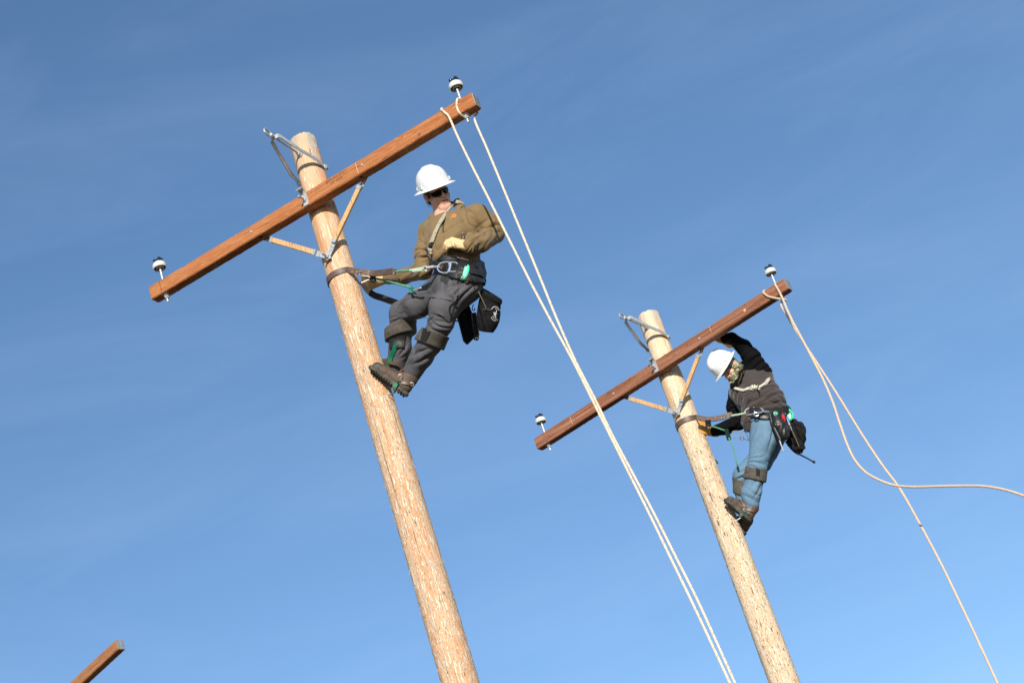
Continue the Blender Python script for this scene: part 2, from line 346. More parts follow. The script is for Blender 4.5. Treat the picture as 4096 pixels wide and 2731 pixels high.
def nets(prims, h, grow=0.0, cut=None, bounds=None, subs=None):
    """surface nets mesh of the blended primitives; cut(X, D) -> D clips it"""
    if bounds is None:
        lo = np.min([bbox(p, grow)[0] for p in prims], 0) - 3 * h; hi = np.max([bbox(p, grow)[1] for p in prims], 0) + 3 * h
    else: lo, hi = va(bounds[0]), va(bounds[1])
    n = np.ceil((hi - lo) / h).astype(int) + 1
    D = np.full(n, 1.0, dtype=np.float32); ax = [lo[i] + h * np.arange(n[i], dtype=np.float32) for i in range(3)]
    for pr in prims:
        a, b = bbox(pr, grow + pr[5] + 2 * h); i0 = np.clip(((a - lo) / h).astype(int), 0, n); i1 = np.clip(((b - lo) / h).astype(int) + 2, 0, n)
        if np.any(i1 - i0 < 1): continue
        sl = tuple(slice(i0[k], i1[k]) for k in range(3))
        X = np.stack(np.meshgrid(*[ax[k][sl[k]] for k in range(3)], indexing='ij'), -1)
        D[sl] = smin(D[sl], pd(pr, X, grow), pr[5])
    if subs:
        for pr in subs:
            a, b = bbox(pr, pr[5] + 2 * h); i0 = np.clip(((a - lo) / h).astype(int), 0, n); i1 = np.clip(((b - lo) / h).astype(int) + 2, 0, n)
            sl = tuple(slice(i0[k], i1[k]) for k in range(3))
            X = np.stack(np.meshgrid(*[ax[k][sl[k]] for k in range(3)], indexing='ij'), -1)
            D[sl] = -smin(-D[sl], pd(pr, X), pr[5])
    if cut is not None:
        X = np.stack(np.meshgrid(*ax, indexing='ij'), -1); D = cut(X, D)
    D[0] = D[-1] = 1; D[:, 0] = D[:, -1] = 1; D[:, :, 0] = D[:, :, -1] = 1
    s = D < 0
    c = np.zeros(tuple(n - 1), dtype=np.int8)
    for i in (0, 1):
        for j in (0, 1):
            for k in (0, 1): c += s[i:n[0] - 1 + i, j:n[1] - 1 + j, k:n[2] - 1 + k]
    cells = np.argwhere((c > 0) & (c < 8)); idx = np.full(tuple(n - 1), -1, dtype=np.int64); idx[tuple(cells.T)] = np.arange(len(cells))
    acc = np.zeros((len(cells), 3)); cnt = np.zeros(len(cells))
    cor = [(i, j, k) for i in (0, 1) for j in (0, 1) for k in (0, 1)]
    for a in cor:
        for d in range(3):
            if a[d]: continue
            b = list(a); b[d] = 1
            da = D[tuple((cells + a).T)]; db = D[tuple((cells + b).T)]; mk = (da < 0) != (db < 0)
            t = np.where(mk, da / np.where(da - db == 0, 1, da - db), 0)
            p = np.array(a, dtype=float)[None] + 0 * acc; p[:, d] += t; acc += p * mk[:, None]; cnt += mk
    V = lo + h * (cells + acc / cnt[:, None]); Fc = []
    for d in range(3):
        u, v = (d + 1) % 3, (d + 2) % 3
        sa = [slice(None)] * 3; sb = [slice(None)] * 3; sa[d] = slice(0, -1); sb[d] = slice(1, None)
        e = np.argwhere(s[tuple(sa)] != s[tuple(sb)]); e = e[(e[:, u] > 0) & (e[:, v] > 0) & (e[:, u] < n[u] - 1) & (e[:, v] < n[v] - 1)]
        eu = np.zeros(3, int); eu[u] = 1; ev = np.zeros(3, int); ev[v] = 1
        q = np.stack([idx[tuple((e - eu - ev).T)], idx[tuple((e - ev).T)], idx[tuple(e.T)], idx[tuple((e - eu).T)]], 1)
        flip = ~s[tuple(e.T)]; q[flip] = q[flip][:, ::-1]; Fc.append(q)
    return V, np.concatenate(Fc)
def normals(V, Fq):
    a, b, c, d = (V[Fq[:, i]] for i in range(4)); fn = np.cross(c - a, d - b); vn = np.zeros_like(V)
    for i in range(4): np.add.at(vn, Fq[:, i], fn)
    return vn / np.maximum(np.linalg.norm(vn, axis=1, keepdims=True), 1e-9)
def smooth(V, Fq, it=2):
    for _ in range(it):
        acc = np.zeros_like(V); cnt = np.zeros(len(V))
        for i in range(4):
            for j in ((i + 1) % 4, (i + 3) % 4): np.add.at(acc, Fq[:, i], V[Fq[:, j]]); np.add.at(cnt, Fq[:, i], 1)
        V = V * .4 + .6 * acc / cnt[:, None]
    return V
WD = RNG.normal(size=(8, 3)); WP = RNG.uniform(0, 6, 8)
def wob(X, sc): return sum(np.sin(X @ (WD[i] * sc) + WP[i]) for i in range(8)) / 4
def folds(V, Fq, fl, rough=.002):
    """fl: (centre, fold line direction, wavelength, amplitude, radius) ; creases run along the direction"""
    nrm = normals(V, Fq); d = np.zeros(len(V))
    for c, dr, wl, amp, R in fl:
        c = va(c); dr = va(Vector(dr).normalized()); q = V - c; dist = np.linalg.norm(q, axis=1); f = np.exp(-(dist / R) ** 2)
        per = np.cross(dr, nrm); per /= np.maximum(np.linalg.norm(per, axis=1, keepdims=True), 1e-6)
        # ridged, stretched, non-repeating creases across a perpendicular averaged over the region
        pm = (per * f[:, None]).sum(0); pm /= max(np.linalg.norm(pm), 1e-6)
        rg = np.random.default_rng(int(abs(c[0] * 7919 + c[2] * 104729)) % 99991); u = (q @ pm) / wl + .45 * wob(V, 12); v_ = (q @ dr) / wl; g = np.zeros(len(V))
        for _k in range(5):
            aa = rg.uniform(1.3, 3.4); g += np.sin(aa * u + rg.uniform(-.9, .9) * v_ + rg.uniform(0, 6.28)) * (1.1 - aa * .12)
        s = np.abs(g) / 1.7; d += amp * 2.1 * f * (np.minimum(np.power(s, .7), 1.25) - .62)
    d += rough * wob(V, 28) * .6 + rough * .5 * wob(V + 1.7, 60)
    V = V + nrm * d[:, None]
    return V
def geo(VF): V, Fq = VF; return [Vector(v) for v in V.tolist()], Fq.tolist(), [0] * len(Fq)
def bvh(g): return BVHTree.FromPolygons([Vector(v) for v in g[0]], [tuple(f) for f in g[1]])
def on(bv, p, off=0.0, back=None):
    r = ray(*p).normalized(); h = bv.ray_cast(CAM, r)
    if h[0] is None:
        q = back if back is not None else CAM + r * 14
        h = bv.find_nearest(q); n = h[1] if h[1].dot(r) < 0 else -h[1]; return h[0] + n * off, n
    n = h[1] if h[1].dot(r) < 0 else -h[1]; return h[0] + n * off, n
def dense(pts, n=6):
    v = cr([Vector((p[0], p[1], 0)) for p in pts], n=n); return [(q.x, q.y) for q in v]
def line_on(bv, pts, r, off=0, n=5, seg=5):
    q = [on(bv, p, off)[0] for p in dense(pts, n)]; return tube(q, r, seg)
def strap_on(bv, pts, width, th, off=.002, n=5, ws=None):
    h = [on(bv, p, off + th / 2) for p in dense(pts, n)]; q = [a for a, b in h]; W = []
    for i in range(len(q)):
        T = (q[min(i + 1, len(q) - 1)] - q[max(i - 1, 0)]).normalized(); W.append(h[i][1].cross(T))
    return ribbon(q, W, width, th)
def patch_on(bv, pts, th=.003, off=.001, n=7):
    """surface-following patch inside a 4-corner pixel polygon (tl, tr, br, bl)"""
    tl, tr, br, bl = [Vector((*p, 0)) for p in pts]; V, Fc = [], []; top = []
    for i in range(n + 1):
        for j in range(n + 1):
            a = tl.lerp(tr, j / n).lerp(bl.lerp(br, j / n), i / n); p, nn = on(bv, (a.x, a.y)); V.append(p + nn * (off + th)); top.append(p - nn * .004)
    m_ = len(V); V += top
    for i in range(n):
        for j in range(n): a = i * (n + 1) + j; Fc.append((a, a + 1, a + n + 2, a + n + 1))
    ed = [j for j in range(n + 1)] + [(i + 1) * (n + 1) - 1 for i in range(1, n + 1)] + [(n + 1) * (n + 1) - 1 - j for j in range(1, n + 1)] + [(n - i) * (n + 1) for i in range(1, n)]
    for k in range(len(ed)): a, b = ed[k], ed[(k + 1) % len(ed)]; Fc.append((a, a + m_, b + m_, b))
    return V, Fc, [0] * len(Fc)
def text_geo(txt, size, extr=.0):
    cu = bpy.data.curves.new('lettering', 'FONT'); cu.body = txt; cu.size = size; cu.extrude = extr; cu.resolution_u = 2
    o = bpy.data.objects.new('lettering', cu); col.objects.link(o); bpy.context.view_layer.update()
    me = bpy.data.meshes.new_from_object(o.evaluated_get(bpy.context.evaluated_depsgraph_get()))
    V = [v.co.copy() for v in me.vertices]; Fc = [tuple(p.vertices) for p in me.polygons]
    bpy.data.objects.remove(o); bpy.data.meshes.remove(me); bpy.data.curves.remove(cu); return V, Fc, [0] * len(Fc)
def text_on(bv, txt, o, d, hpx, off=.0015, flip=1):
    """lettering wrapped on a surface: o pixel origin of the baseline, d pixel direction, hpx letter size in px"""
    V, Fc, mi = text_geo(txt, 1.0); d = Vector(d).normalized(); up = Vector((d.y, -d.x)) * flip
    return [on(bv, (o[0] + (d.x * v.x + up.x * v.y) * hpx, o[1] + (d.y * v.x + up.y * v.y) * hpx), off)[0] for v in V], Fc, mi

# ---------------------------------------------------------------- ground
gv = [(0, 0, 0)]; gf = []
for r_ in (8, 25, 80, 300, 1500):
    for k in range(48): t = 2 * math.pi * k / 48; gv.append((r_ * math.cos(t), 12 + r_ * math.sin(t), 0))
gv[0] = (0, 12, 0)
for k in range(48): gf.append((0, 1 + k, 1 + (k + 1) % 48))
for i in range(4):
    for k in range(48): k2 = (k + 1) % 48; gf.append((1 + i * 48 + k, 1 + (i + 1) * 48 + k, 1 + (i + 1) * 48 + k2, 1 + i * 48 + k2))
g = bpy.data.objects.new('ground', me_from('ground', gv, gf, ground_m, None, False)); col.objects.link(g); g['kind'] = 'structure'

# ---------------------------------------------------------------- utility poles
HALF = 1.427; AH = .114; AW = .0885; AF = .2034          # arm half length, height, width, front face distance from the pole axis
def L3(d, n, z): return Vector((d, -n, z))                # pole frame: along the arm, towards the camera, up
dX, nX, zX = Vector((1, 0, 0)), Vector((0, -1, 0)), Vector((0, 0, 1))
CACHE = {}
def cobj(name, key, fn, mats, parent, label=None, loc=(0, 0, 0), rot=(0, 0, 0), sharp=38):
    """part whose mesh data is shared between alike pieces"""
    if key not in CACHE: g_ = fn(); CACHE[key] = me_from(name, g_[0], g_[1], mats, g_[2] if len(g_) > 2 else None, True, sharp)
    o = bpy.data.objects.new(name, CACHE[key]); col.objects.link(o); o.parent = parent; o.location = loc; o.rotation_euler = rot
    if label: o['label'] = label
    OFF[o] = Vector(); return o
def shaft_geo(z0, zt, rfun, seed):
    rng = np.random.default_rng(seed); zs = list(np.arange(0, z0, .5)) + list(np.arange(z0, zt - .03, .035)) + [zt - .03, zt - .012, zt]
    seg = 56; V, Fc = [], []; ph = rng.uniform(0, 6, 6)
    for z in zs:
        r = rfun(z)
        for k in range(seg):
            t = 2 * math.pi * k / seg
            q = r * (1 + .012 * math.sin(2 * t + ph[0] + z * .3) + .008 * math.sin(3 * t + ph[1] - z * .5) + .006 * math.sin(7 * t + ph[2] + z)) + rng.normal() * .0009
            if z > zt - .02: q *= (.9 if z > zt - .005 else .97)
            V.append((q * math.cos(t), q * math.sin(t), z + (rng.normal() * .002 if z > zt - .005 else 0)))
    n = len(zs)
    for i in range(n - 1):
        for k in range(seg): k2 = (k + 1) % seg; Fc.append((i * seg + k, i * seg + k2, (i + 1) * seg + k2, (i + 1) * seg + k))
    V.append((0, 0, zt + .002)); c = len(V) - 1
    for k in range(seg): Fc.append(((n - 1) * seg + k, (n - 1) * seg + (k + 1) % seg, c))
    return V, Fc, [0] * len(Fc)
def splinter_geo(rfun, z0, z1, cnt, seed):
    rng = random.Random(seed); V, Fc = [], []
    for i in range(cnt):
        z = rng.uniform(z0, z1); t = rng.uniform(0, 2 * math.pi); r = rfun(z); big = rng.random() < .12
        Ln = rng.uniform(.02, .05) * (1.2 if big else .7); wd = rng.uniform(.0012, .003); er = Vector((math.cos(t), math.sin(t), 0)); et = Vector((-math.sin(t), math.cos(t), 0))
        up = 1 if rng.random() < .6 else -1; lift = rng.uniform(.15, .9) if big else rng.uniform(.05, .3)
        b = er * (r - .001) + Vector((0, 0, z)); tip = b + (Vector((0, 0, up)) + er * lift + et * rng.uniform(-.25, .25)).normalized() * Ln
        n0 = len(V); V += [b - et * wd, b + et * wd, b + er * wd * 1.2, tip]; Fc += [(n0, n0 + 1, n0 + 3), (n0 + 1, n0 + 2, n0 + 3), (n0 + 2, n0, n0 + 3)]
    return V, Fc, [0] * len(Fc)
def arm_geo(seed, zb, notches=()):
    rng = np.random.default_rng(seed); n = 150; V, Fc, MI = [], [], []; b = .007
    base = [(-AW / 2 + b, 0), (AW / 2 - b, 0), (AW / 2, b), (AW / 2, AH - b * 1.6), (AW / 2 - b * 1.6, AH), (-AW / 2 + b * 1.6, AH), (-AW / 2, AH - b * 1.6), (-AW / 2, b)]
    cn = AF - AW / 2; w1 = np.cumsum(rng.normal(size=n + 1)) * .00035; w2 = rng.normal(size=(n + 1, 8)) * .0007
    for i in range(n + 1):
        x = -HALF + 2 * HALF * i / n
        for k, (a, z) in enumerate(base):
            dz = w2[i, k]; top = z > AH * .6
            if top:
                for nx, dp, wd in notches:
                    if abs(x - nx) < wd: dz -= dp * (1 - abs(x - nx) / wd)
            s = .93 if i in (0, n) else 1
            V.append(L3(x, cn + a * s + w2[i, (k + 3) % 8] * .6, zb + (z - AH / 2) * s + AH / 2 + dz))
    for i in range(n):
        for k in range(8): k2 = (k + 1) % 8; Fc.append((i * 8 + k, (i + 1) * 8 + k, (i + 1) * 8 + k2, i * 8 + k2)); MI.append(0)
    Fc.append(tuple(range(8))); MI.append(1); Fc.append(tuple(n * 8 + k for k in range(8))[::-1]); MI.append(1)
    return V, Fc, MI
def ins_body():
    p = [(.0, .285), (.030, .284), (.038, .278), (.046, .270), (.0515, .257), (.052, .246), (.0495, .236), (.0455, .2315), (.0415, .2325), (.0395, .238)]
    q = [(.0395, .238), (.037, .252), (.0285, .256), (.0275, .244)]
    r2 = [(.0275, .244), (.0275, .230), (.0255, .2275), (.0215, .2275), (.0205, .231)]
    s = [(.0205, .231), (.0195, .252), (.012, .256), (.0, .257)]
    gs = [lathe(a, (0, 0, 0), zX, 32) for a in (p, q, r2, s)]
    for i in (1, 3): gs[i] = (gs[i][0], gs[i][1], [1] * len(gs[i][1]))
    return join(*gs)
def ins_cap():
    pr = [cone((0, 0, .278), (0, 0, .290), .026, .022, .006), cone((.020, -.016, .303), (.020, .016, .303), .0125, .0125, .008), cone((-.020, -.016, .303), (-.020, .016, .303), .0125, .0125, .008),
          cone((-.012, 0, .292), (.012, 0, .292), .016, .016, .008)]
    return geo(nets(pr, .0028))
def pole(name, label, base, psi, r0, r1k, top, armz, wood, armwood, seed, tilt=0, yoke=True, hardware=True, spl=(4, 9), text=None, notches=(), grp='wooden utility poles with crossarms'):
    """base (x, y); armz = height of the arm's underside"""
    root = thing(name, label, 'utility pole', (base[0], base[1], 0), grp, -psi)
    rf = lambda z: r0 + r1k * (top - z)
    sh = obj('shaft', shaft_geo(3.6, top, rf, seed), wood, root, sharp=60)
    sp = obj('splinters', splinter_geo(rf, spl[0], spl[1], 330, seed), wood, root, smooth=False); sp['kind'] = 'stuff'
    A = armz
    arm = obj('crossarm', arm_geo(seed, A, notches), [armwood, endwood], root, sharp=25)
    arm.rotation_euler.y = -tilt; arm.location = (math.sin(tilt) * A, 0, A - A * math.cos(tilt))
    # gang-nail plate on the right end, with its rows of punched teeth
    ep = obj('end_plate', box(L3(HALF + .0015, AF - AW / 2, A + AH / 2), -nX, zX, dX, AW * .86, AH * .88, .003, .006), steel, arm)
    tg = []
    for i in range(7):
        for j in range(11):
            if i in (3,) and j % 3: continue
            tg.append(box(L3(HALF + .0034, AF - AW / 2 + (i - 3) * .0105, A + AH / 2 + (j - 5) * .0086), -nX, zX, dX, .0065, .0034, .0012))
    obj('punched_tooth_rows', join(*tg), darksteel, ep, smooth=False)
    if text:
        for (tx, sz, x0, z0) in text:
            V, Fc, mi = text_geo(tx, sz); obj('stamped_lettering', ([L3(x0 + v.x, AF + .0012, A + z0 + v.y) for v in V], Fc, mi), mat('burnt_wood', (.10, .045, .02), .9), arm, smooth=False)
    # bolts and drilled holes
    for s in (-1, 1):
        cobj('bolt', 'boltface', lambda: disc((0, 0, 0), nX, .0105, .006, 10), steel, arm, loc=L3(.49 * s, AF + .0005, A + .057))
        cobj('drilled_hole', 'hole', lambda: lathe([(.011, 0), (.011, .0008), (0, .0008)], (0, 0, 0), -zX, 12), mat('hole_dark', (.01, .006, .004), .95), arm, loc=L3(.44 * s, AF - .035, A - .0004))
        if not hardware: continue
        br = thing_child('brace', root)
        a = L3(.02 * s, .128, A - .385); b = L3(.445 * s, .115 + .004, A + .015); T = (b - a).normalized()
        W = T.cross(nX).normalized(); a1 = a + T * .085; b1 = b - T * .075
        obj('brace_bar', box((a1 + b1) / 2 + nX * .006, nX, W, T, .022, .036, (b1 - a1).length, .003), bracewood, br)
        obj('lower_clip', join(box(a1 + T * .006 + nX * .006, nX, W, T, .029, .042, .026, .003), box(a + T * .04 + nX * -.004, nX, W, T, .005, .036, .10, .001), box(a1 - T * .025 + nX * .001, nX, W, T, .006, .040, .03)), steel, br)
        obj('upper_clip', join(box(b1 - T * .006 + nX * .006, nX, W, T, .029, .042, .026, .003), box(b + T * .01 + nX * -.008, nX, W, T, .005, .034, .17, .001)), steel, br)
    if hardware:
        cobj('brace_bolt', 'bracebolt', lambda: join(tube([L3(0, .10, 0), L3(0, .20, 0)], .0085, 10), hexnut(L3(0, .134, 0), nX, .017, .013), box(L3(0, .13, 0), dX, zX, nX, .05, .05, .005, .002)), steel, root, loc=(0, 0, A - .404))
        pl = [(.206, .005), (.206, .05), (.206, .085), (.211, .105), (.222, .122), (.240, .130), (.257, .124), (.262, .112)]
        cobj('arm_bracket', 'armbracket', lambda: join(ribbon(cr([L3(-.006, n_, z_) for n_, z_ in pl], n=3), dX, .044, .006), tube([L3(-.006, .2, .05), L3(-.006, .285, .05)], .0075, 10), hexnut(L3(-.006, .212, .05), nX, .016, .012)), steel, root, loc=(0, 0, A))
        for s in (-1, 1):
            x = s * 1.321; dz = tilt * x
            ins = cobj('insulator', 'insbody', ins_body, [porcelain, cavity_shade], root, loc=L3(x, .159, A + dz))
            cobj('insulator_cap', 'inscap', ins_cap, glaze, ins)
            cobj('insulator_pin', 'inspin', lambda: join(tube([(0, 0, .108), (0, 0, .258)], .0088, 10), lathe([(.018, .114), (.018, .118), (.0095, .121)], (0, 0, 0), zX, 12)), steel, ins)
            cobj('pin_nut', 'pinnut', lambda: join(box((0, 0, -.002), dX, nX, zX, .05, .05, .004), hexnut((0, 0, -.005), -zX, .017, .011), hexnut((0, 0, -.018), -zX, .0165, .012), tube([(0, 0, 0), (0, 0, -.062)], [.0085, .0075], 10)), steel, ins)
    if yoke:
        yk = thing_child('anchor_yoke', root)
        st = [(.119, -.012, .348), (.117, .02, .358), (.112, .10, .385), (.080, .22, .425), (.036, .395, .500), (.028, .405, .503), (0, .408, .503)]
        pts = [L3(a, b, A + c) for a, b, c in st] + [L3(-a, b, A + c) for a, b, c in st[-2::-1]]
        W = []
        for i in range(len(pts)):
            T = (pts[min(i + 1, len(pts) - 1)] - pts[max(i - 1, 0)]).normalized(); W.append(zX if i in (5, 6, 7) else (zX - T * T.z) + dX * (.55 if 7 < i < 11 else 0))
        obj('strap', ribbon(pts, W, .030, .006), steel, yk, sharp=30)
        obj('eye_bolt', join(tube([L3(0, .09, A + .495), L3(0, .43, A + .505)], .0085, 10), hexnut(L3(0, .115, A + .495), nX, .017, .014), box(L3(0, .105, A + .495), dX, zX, nX, .046, .046, .005, .012), tube([L3(0, .41, A + .505), L3(0, .45, A + .506)], .014, 8)), steel, yk)
        obj('ring', ring(L3(0, .487, A + .508), nX, zX, .040, .026, .0075, 24, 8), steel, yk)
        for s in (-1, 1): obj('side_bolt', join(hexnut(L3(s * .119, .0, A + .352), dX * s, .016, .015), box(L3(s * .121, 0, A + .352), nX, zX, dX, .034, .034, .004)), steel, yk)
    return root
def thing_child(name, parent):
    o = bpy.data.objects.new(name, None); col.objects.link(o); o.parent = parent; OFF[o] = Vector(); o.empty_display_size = .05; return o

PB1 = (-.9789, 11.9607); PB2 = (1.2385, 16.1003); Z1 = 7.6584 + 1.6; Z2 = 7.5546 + 1.6
d3 = Vector((math.cos(.7244), -math.sin(.7244))); n3 = Vector((-math.sin(.7244), -math.cos(.7244)))
b3 = Vector((-4.6802, 18.3883)) - d3 * HALF - n3 * AF
pole('utility_pole', 'nearest utility pole, its red-brown crossarm stamped with letters, worker in tan jacket climbing it', PB1, .3822, .0983, .0044, 9.93, Z1, pole1_m, arm1_m, 3, -.003,
     spl=(5.2, 8.6), text=(('BROOKS MFG', .026, .185, .076), ('M059 220095', .019, .215, .052)), notches=((-1.10, .010, .02), (.52, .010, .02)))
pole('utility_pole', 'middle utility pole of pale wood with dark crossarm, worker in jeans climbing it', PB2, .5342, .097, .0068, 9.81, Z2, pole2_m, arm2_m, 5, .0064,
     spl=(5.8, 8.6), notches=((-.98, .006, .03), (.62, .008, .02)))
pole('utility_pole', 'farthest utility pole, only its bare crossarm end showing in the lower left corner', (b3.x, b3.y), .7244, .10, .005, 9.305 + .25 - .022 * HALF, 9.305 - .022 * HALF, pole2_m, arm3_m, 9, .022, yoke=False, hardware=False)
#PEOPLE
# ---------------------------------------------------------------- people
def V3(x, y, z=0): return (R_ * x + U_ * y - F_ * z)
def head_frame(c, up, fwd):
    U = up.normalized(); F = (fwd - U * fwd.dot(U)).normalized(); Lf = U.cross(F)
    return (lambda l, f, u: c + Lf * (l / 100) + F * (f / 100) + U * (u / 100)), Lf, F, U
def head_prims(H, Lf, F, U, ears=True):
    A = (Lf, F, U); e = lambda l, f, u, a, b, c, k=.012: ell(H(l, f, u), A, (a / 100, b / 100, c / 100), k)
    c = lambda a, b, ra, rb, k=.01: cone(H(*a), H(*b), ra / 100, rb / 100, k)
    p = [e(0, -1, 3, 7.5, 9.4, 8.6), e(0, 2.6, -4.8, 5.5, 6.3, 5.9, .02), c((-2.2, 6.4, -9.3), (2.2, 6.4, -9.3), 2.3, 2.3, .02), e(0, 7.1, -9.9, 1.9, 1.7, 1.7),
         e(4.0, 5.0, -2.4, 2.7, 2.9, 2.6, .015), e(-4.0, 5.0, -2.4, 2.7, 2.9, 2.6, .015), c((-3.6, 7.2, 3.2), (3.6, 7.2, 3.2), 1.4, 1.4, .012), e(0, 6.4, 5.5, 5.6, 2.8, 3.2, .02),
         c((0, 8.3, 1.8), (0, 10.0, -1.6), .75, 1.15, .008), e(1.25, 9.0, -2.1, .8, 1.0, .75, .005), e(-1.25, 9.0, -2.1, .8, 1.0, .75, .005), e(0, 9.9, -1.7, 1.15, 1.05, .95, .006),
         e(0, 7.5, -4.9, 3.0, 1.5, 2.3, .012), c((-1.9, 8.35, -4.75), (1.9, 8.35, -4.75), .5, .5, .006), c((-1.6, 8.3, -5.95), (1.6, 8.3, -5.95), .62, .62, .006),
         e(4.5, 1.6, -6.0, 1.9, 3.0, 2.4, .02), e(-4.5, 1.6, -6.0, 1.9, 3.0, 2.4, .02)]
    if ears:
        for s in (-1, 1): p += [e(7.9 * s, -1.0, .2, 1.0, 2.0, 3.2, .006), e(8.5 * s, -1.9, 1.2, .7, 1.2, 2.3, .004)]
    subs = [c((-1.9, 9.0, -5.35), (1.9, 9.0, -5.35), .28, .28, .004)]
    for s in (-1, 1): subs.append(e(3.2 * s, 9.0, 1.2, 1.5, 1.6, 1.0, .01)); subs.append(e(8.9 * s, -.4, .3, .45, 1.0, 1.7, .003)); subs.append(e(.75 * s, 9.6, -2.9, .35, .5, .3, .002))
    return p, subs
def hand(W, A, Nn, T, s=1.0, curl=((25, 45, 30),) * 4, thumb=(.5, .55, -.45), grow=0.0):
    """palm and five separate fingers; A towards the fingers, Nn out of the back of the hand, T towards the thumb"""
    A, Nn, T = A.normalized(), Nn.normalized(), T.normalized(); g = grow; q = lambda a, n, t: W + A * (a * s) + Nn * (n * s) + T * (t * s)
    p = [cone(q(-.03, 0, 0), q(.02, 0, 0), (.028 + g) * s, (.030 + g) * s, .02, Nn, .72)]
    kn = [(.094, .035), (.098, .012), (.094, -.012), (.084, -.034)]; ln = [(.040, .025, .020), (.045, .028, .021), (.041, .026, .020), (.032, .020, .018)]
    for (a, t), l, cu in zip(kn, ln, curl):
        p.append(cone(q(.012, 0, t * .6), q(a, 0, t), (.0165 + g) * s, (.0130 + g) * s, .014))
        th = 0; c = q(a, 0, t); r = .0104
        for j in range(3):
            th += rad(cu[j]); d = A * math.cos(th) - Nn * math.sin(th) + T * (t * .4 * (1 if j == 0 else .2)); e = c + d.normalized() * (l[j] * s)
            p.append(cone(c, e, (r + g) * s, (r - .0012 + g) * s, .003)); c = e; r -= .0012
    c = q(.018, -.006, .022); d0 = (A * thumb[0] + T * thumb[1] + Nn * thumb[2]).normalized(); e = c + d0 * (.046 * s)
    p.append(cone(c, e, (.0175 + g) * s, (.0135 + g) * s, .012)); d1 = (d0 + A * .5 - T * .15).normalized(); f = e + d1 * (.033 * s)
    p.append(cone(e, f, (.0128 + g) * s, (.0115 + g) * s, .004)); d2 = (d1 + A * .4 - Nn * .35).normalized(); p.append(cone(f, f + d2 * (.027 * s), (.0115 + g) * s, (.010 + g) * s, .004))
    return p
def hard_hat(H, Lf, F, U, base_u, parent):
    seg = 72; prof = []
    for t in (0, .35, .7, 1.0): prof.append(('b', t))
    for s in np.linspace(0, 1, 20): prof.append(('d', float(s)))
    def sect(inner):
        V = []
        for kind, s in prof:
            for k in range(seg):
                a = 2 * math.pi * k / seg; ca, sa = math.cos(a), math.sin(a)      # ca along F, sa along L
                if kind == 'b':
                    e = 1 - s; bf = .130 + .040 * e + .006 * e * max(ca, 0); bl = .112 + .036 * e; u = -.012 * e * (1 - .2 * ca) - .003 + .003 * s
                    f, l = bf * ca, bl * sa
                else:
                    r = max(math.cos(s * math.pi / 2), 0) ** .76; u = .141 * max(math.sin(s * math.pi / 2), 0) ** .88
                    f, l = .130 * r * ca - .004 * s, .112 * r * sa
                    rd = max(0, 1 - (abs(l) / .034) ** 4) if abs(l) < .034 else 0
                    lift = .009 * rd * min(1, max(0, (u - .045) / .03)); f += ca * lift * .8; u += lift
                    if u < .030 and .55 < abs(sa) < .80: f += ca * .003 * (1 - abs(u - .012) / .02 if abs(u - .012) < .02 else 0) * 2; l += sa * .003 * 2 * (1 if abs(u - .012) < .014 else 0)
                if inner: f *= .972; l *= .972; u -= .003
                V.append(H(l * 100, f * 100, base_u + u * 100))
        return V
    V = sect(False); n = len(prof); Vi = sect(True); Fc = []
    for i in range(n - 1):
        for k in range(seg):
            k2 = (k + 1) % seg; Fc.append((i * seg + k, i * seg + k2, (i + 1) * seg + k2, (i + 1) * seg + k)); o = n * seg
            Fc.append((o + i * seg + k2, o + i * seg + k, o + (i + 1) * seg + k, o + (i + 1) * seg + k2))
    for k in range(seg): k2 = (k + 1) % seg; Fc.append((k2, k, n * seg + k, n * seg + k2))
    hh = obj('hard_hat', (V + Vi, Fc, [0] * len(Fc)), white_hat, parent, sharp=50)
    for s in (-1, 1):
        c = H(10.9 * s, 3.5, base_u + 1.9); obj('side_slot', box(c, Lf, F, U, .012, .030, .022, .003), white_hat, hh)
        c = H(10.1 * s, -5.2, base_u + 1.9); obj('side_slot', box(c, (Lf - F * .4 * s).normalized(), (F + Lf * .4 * s).normalized(), U, .012, .028, .022, .003), white_hat, hh)
    return hh
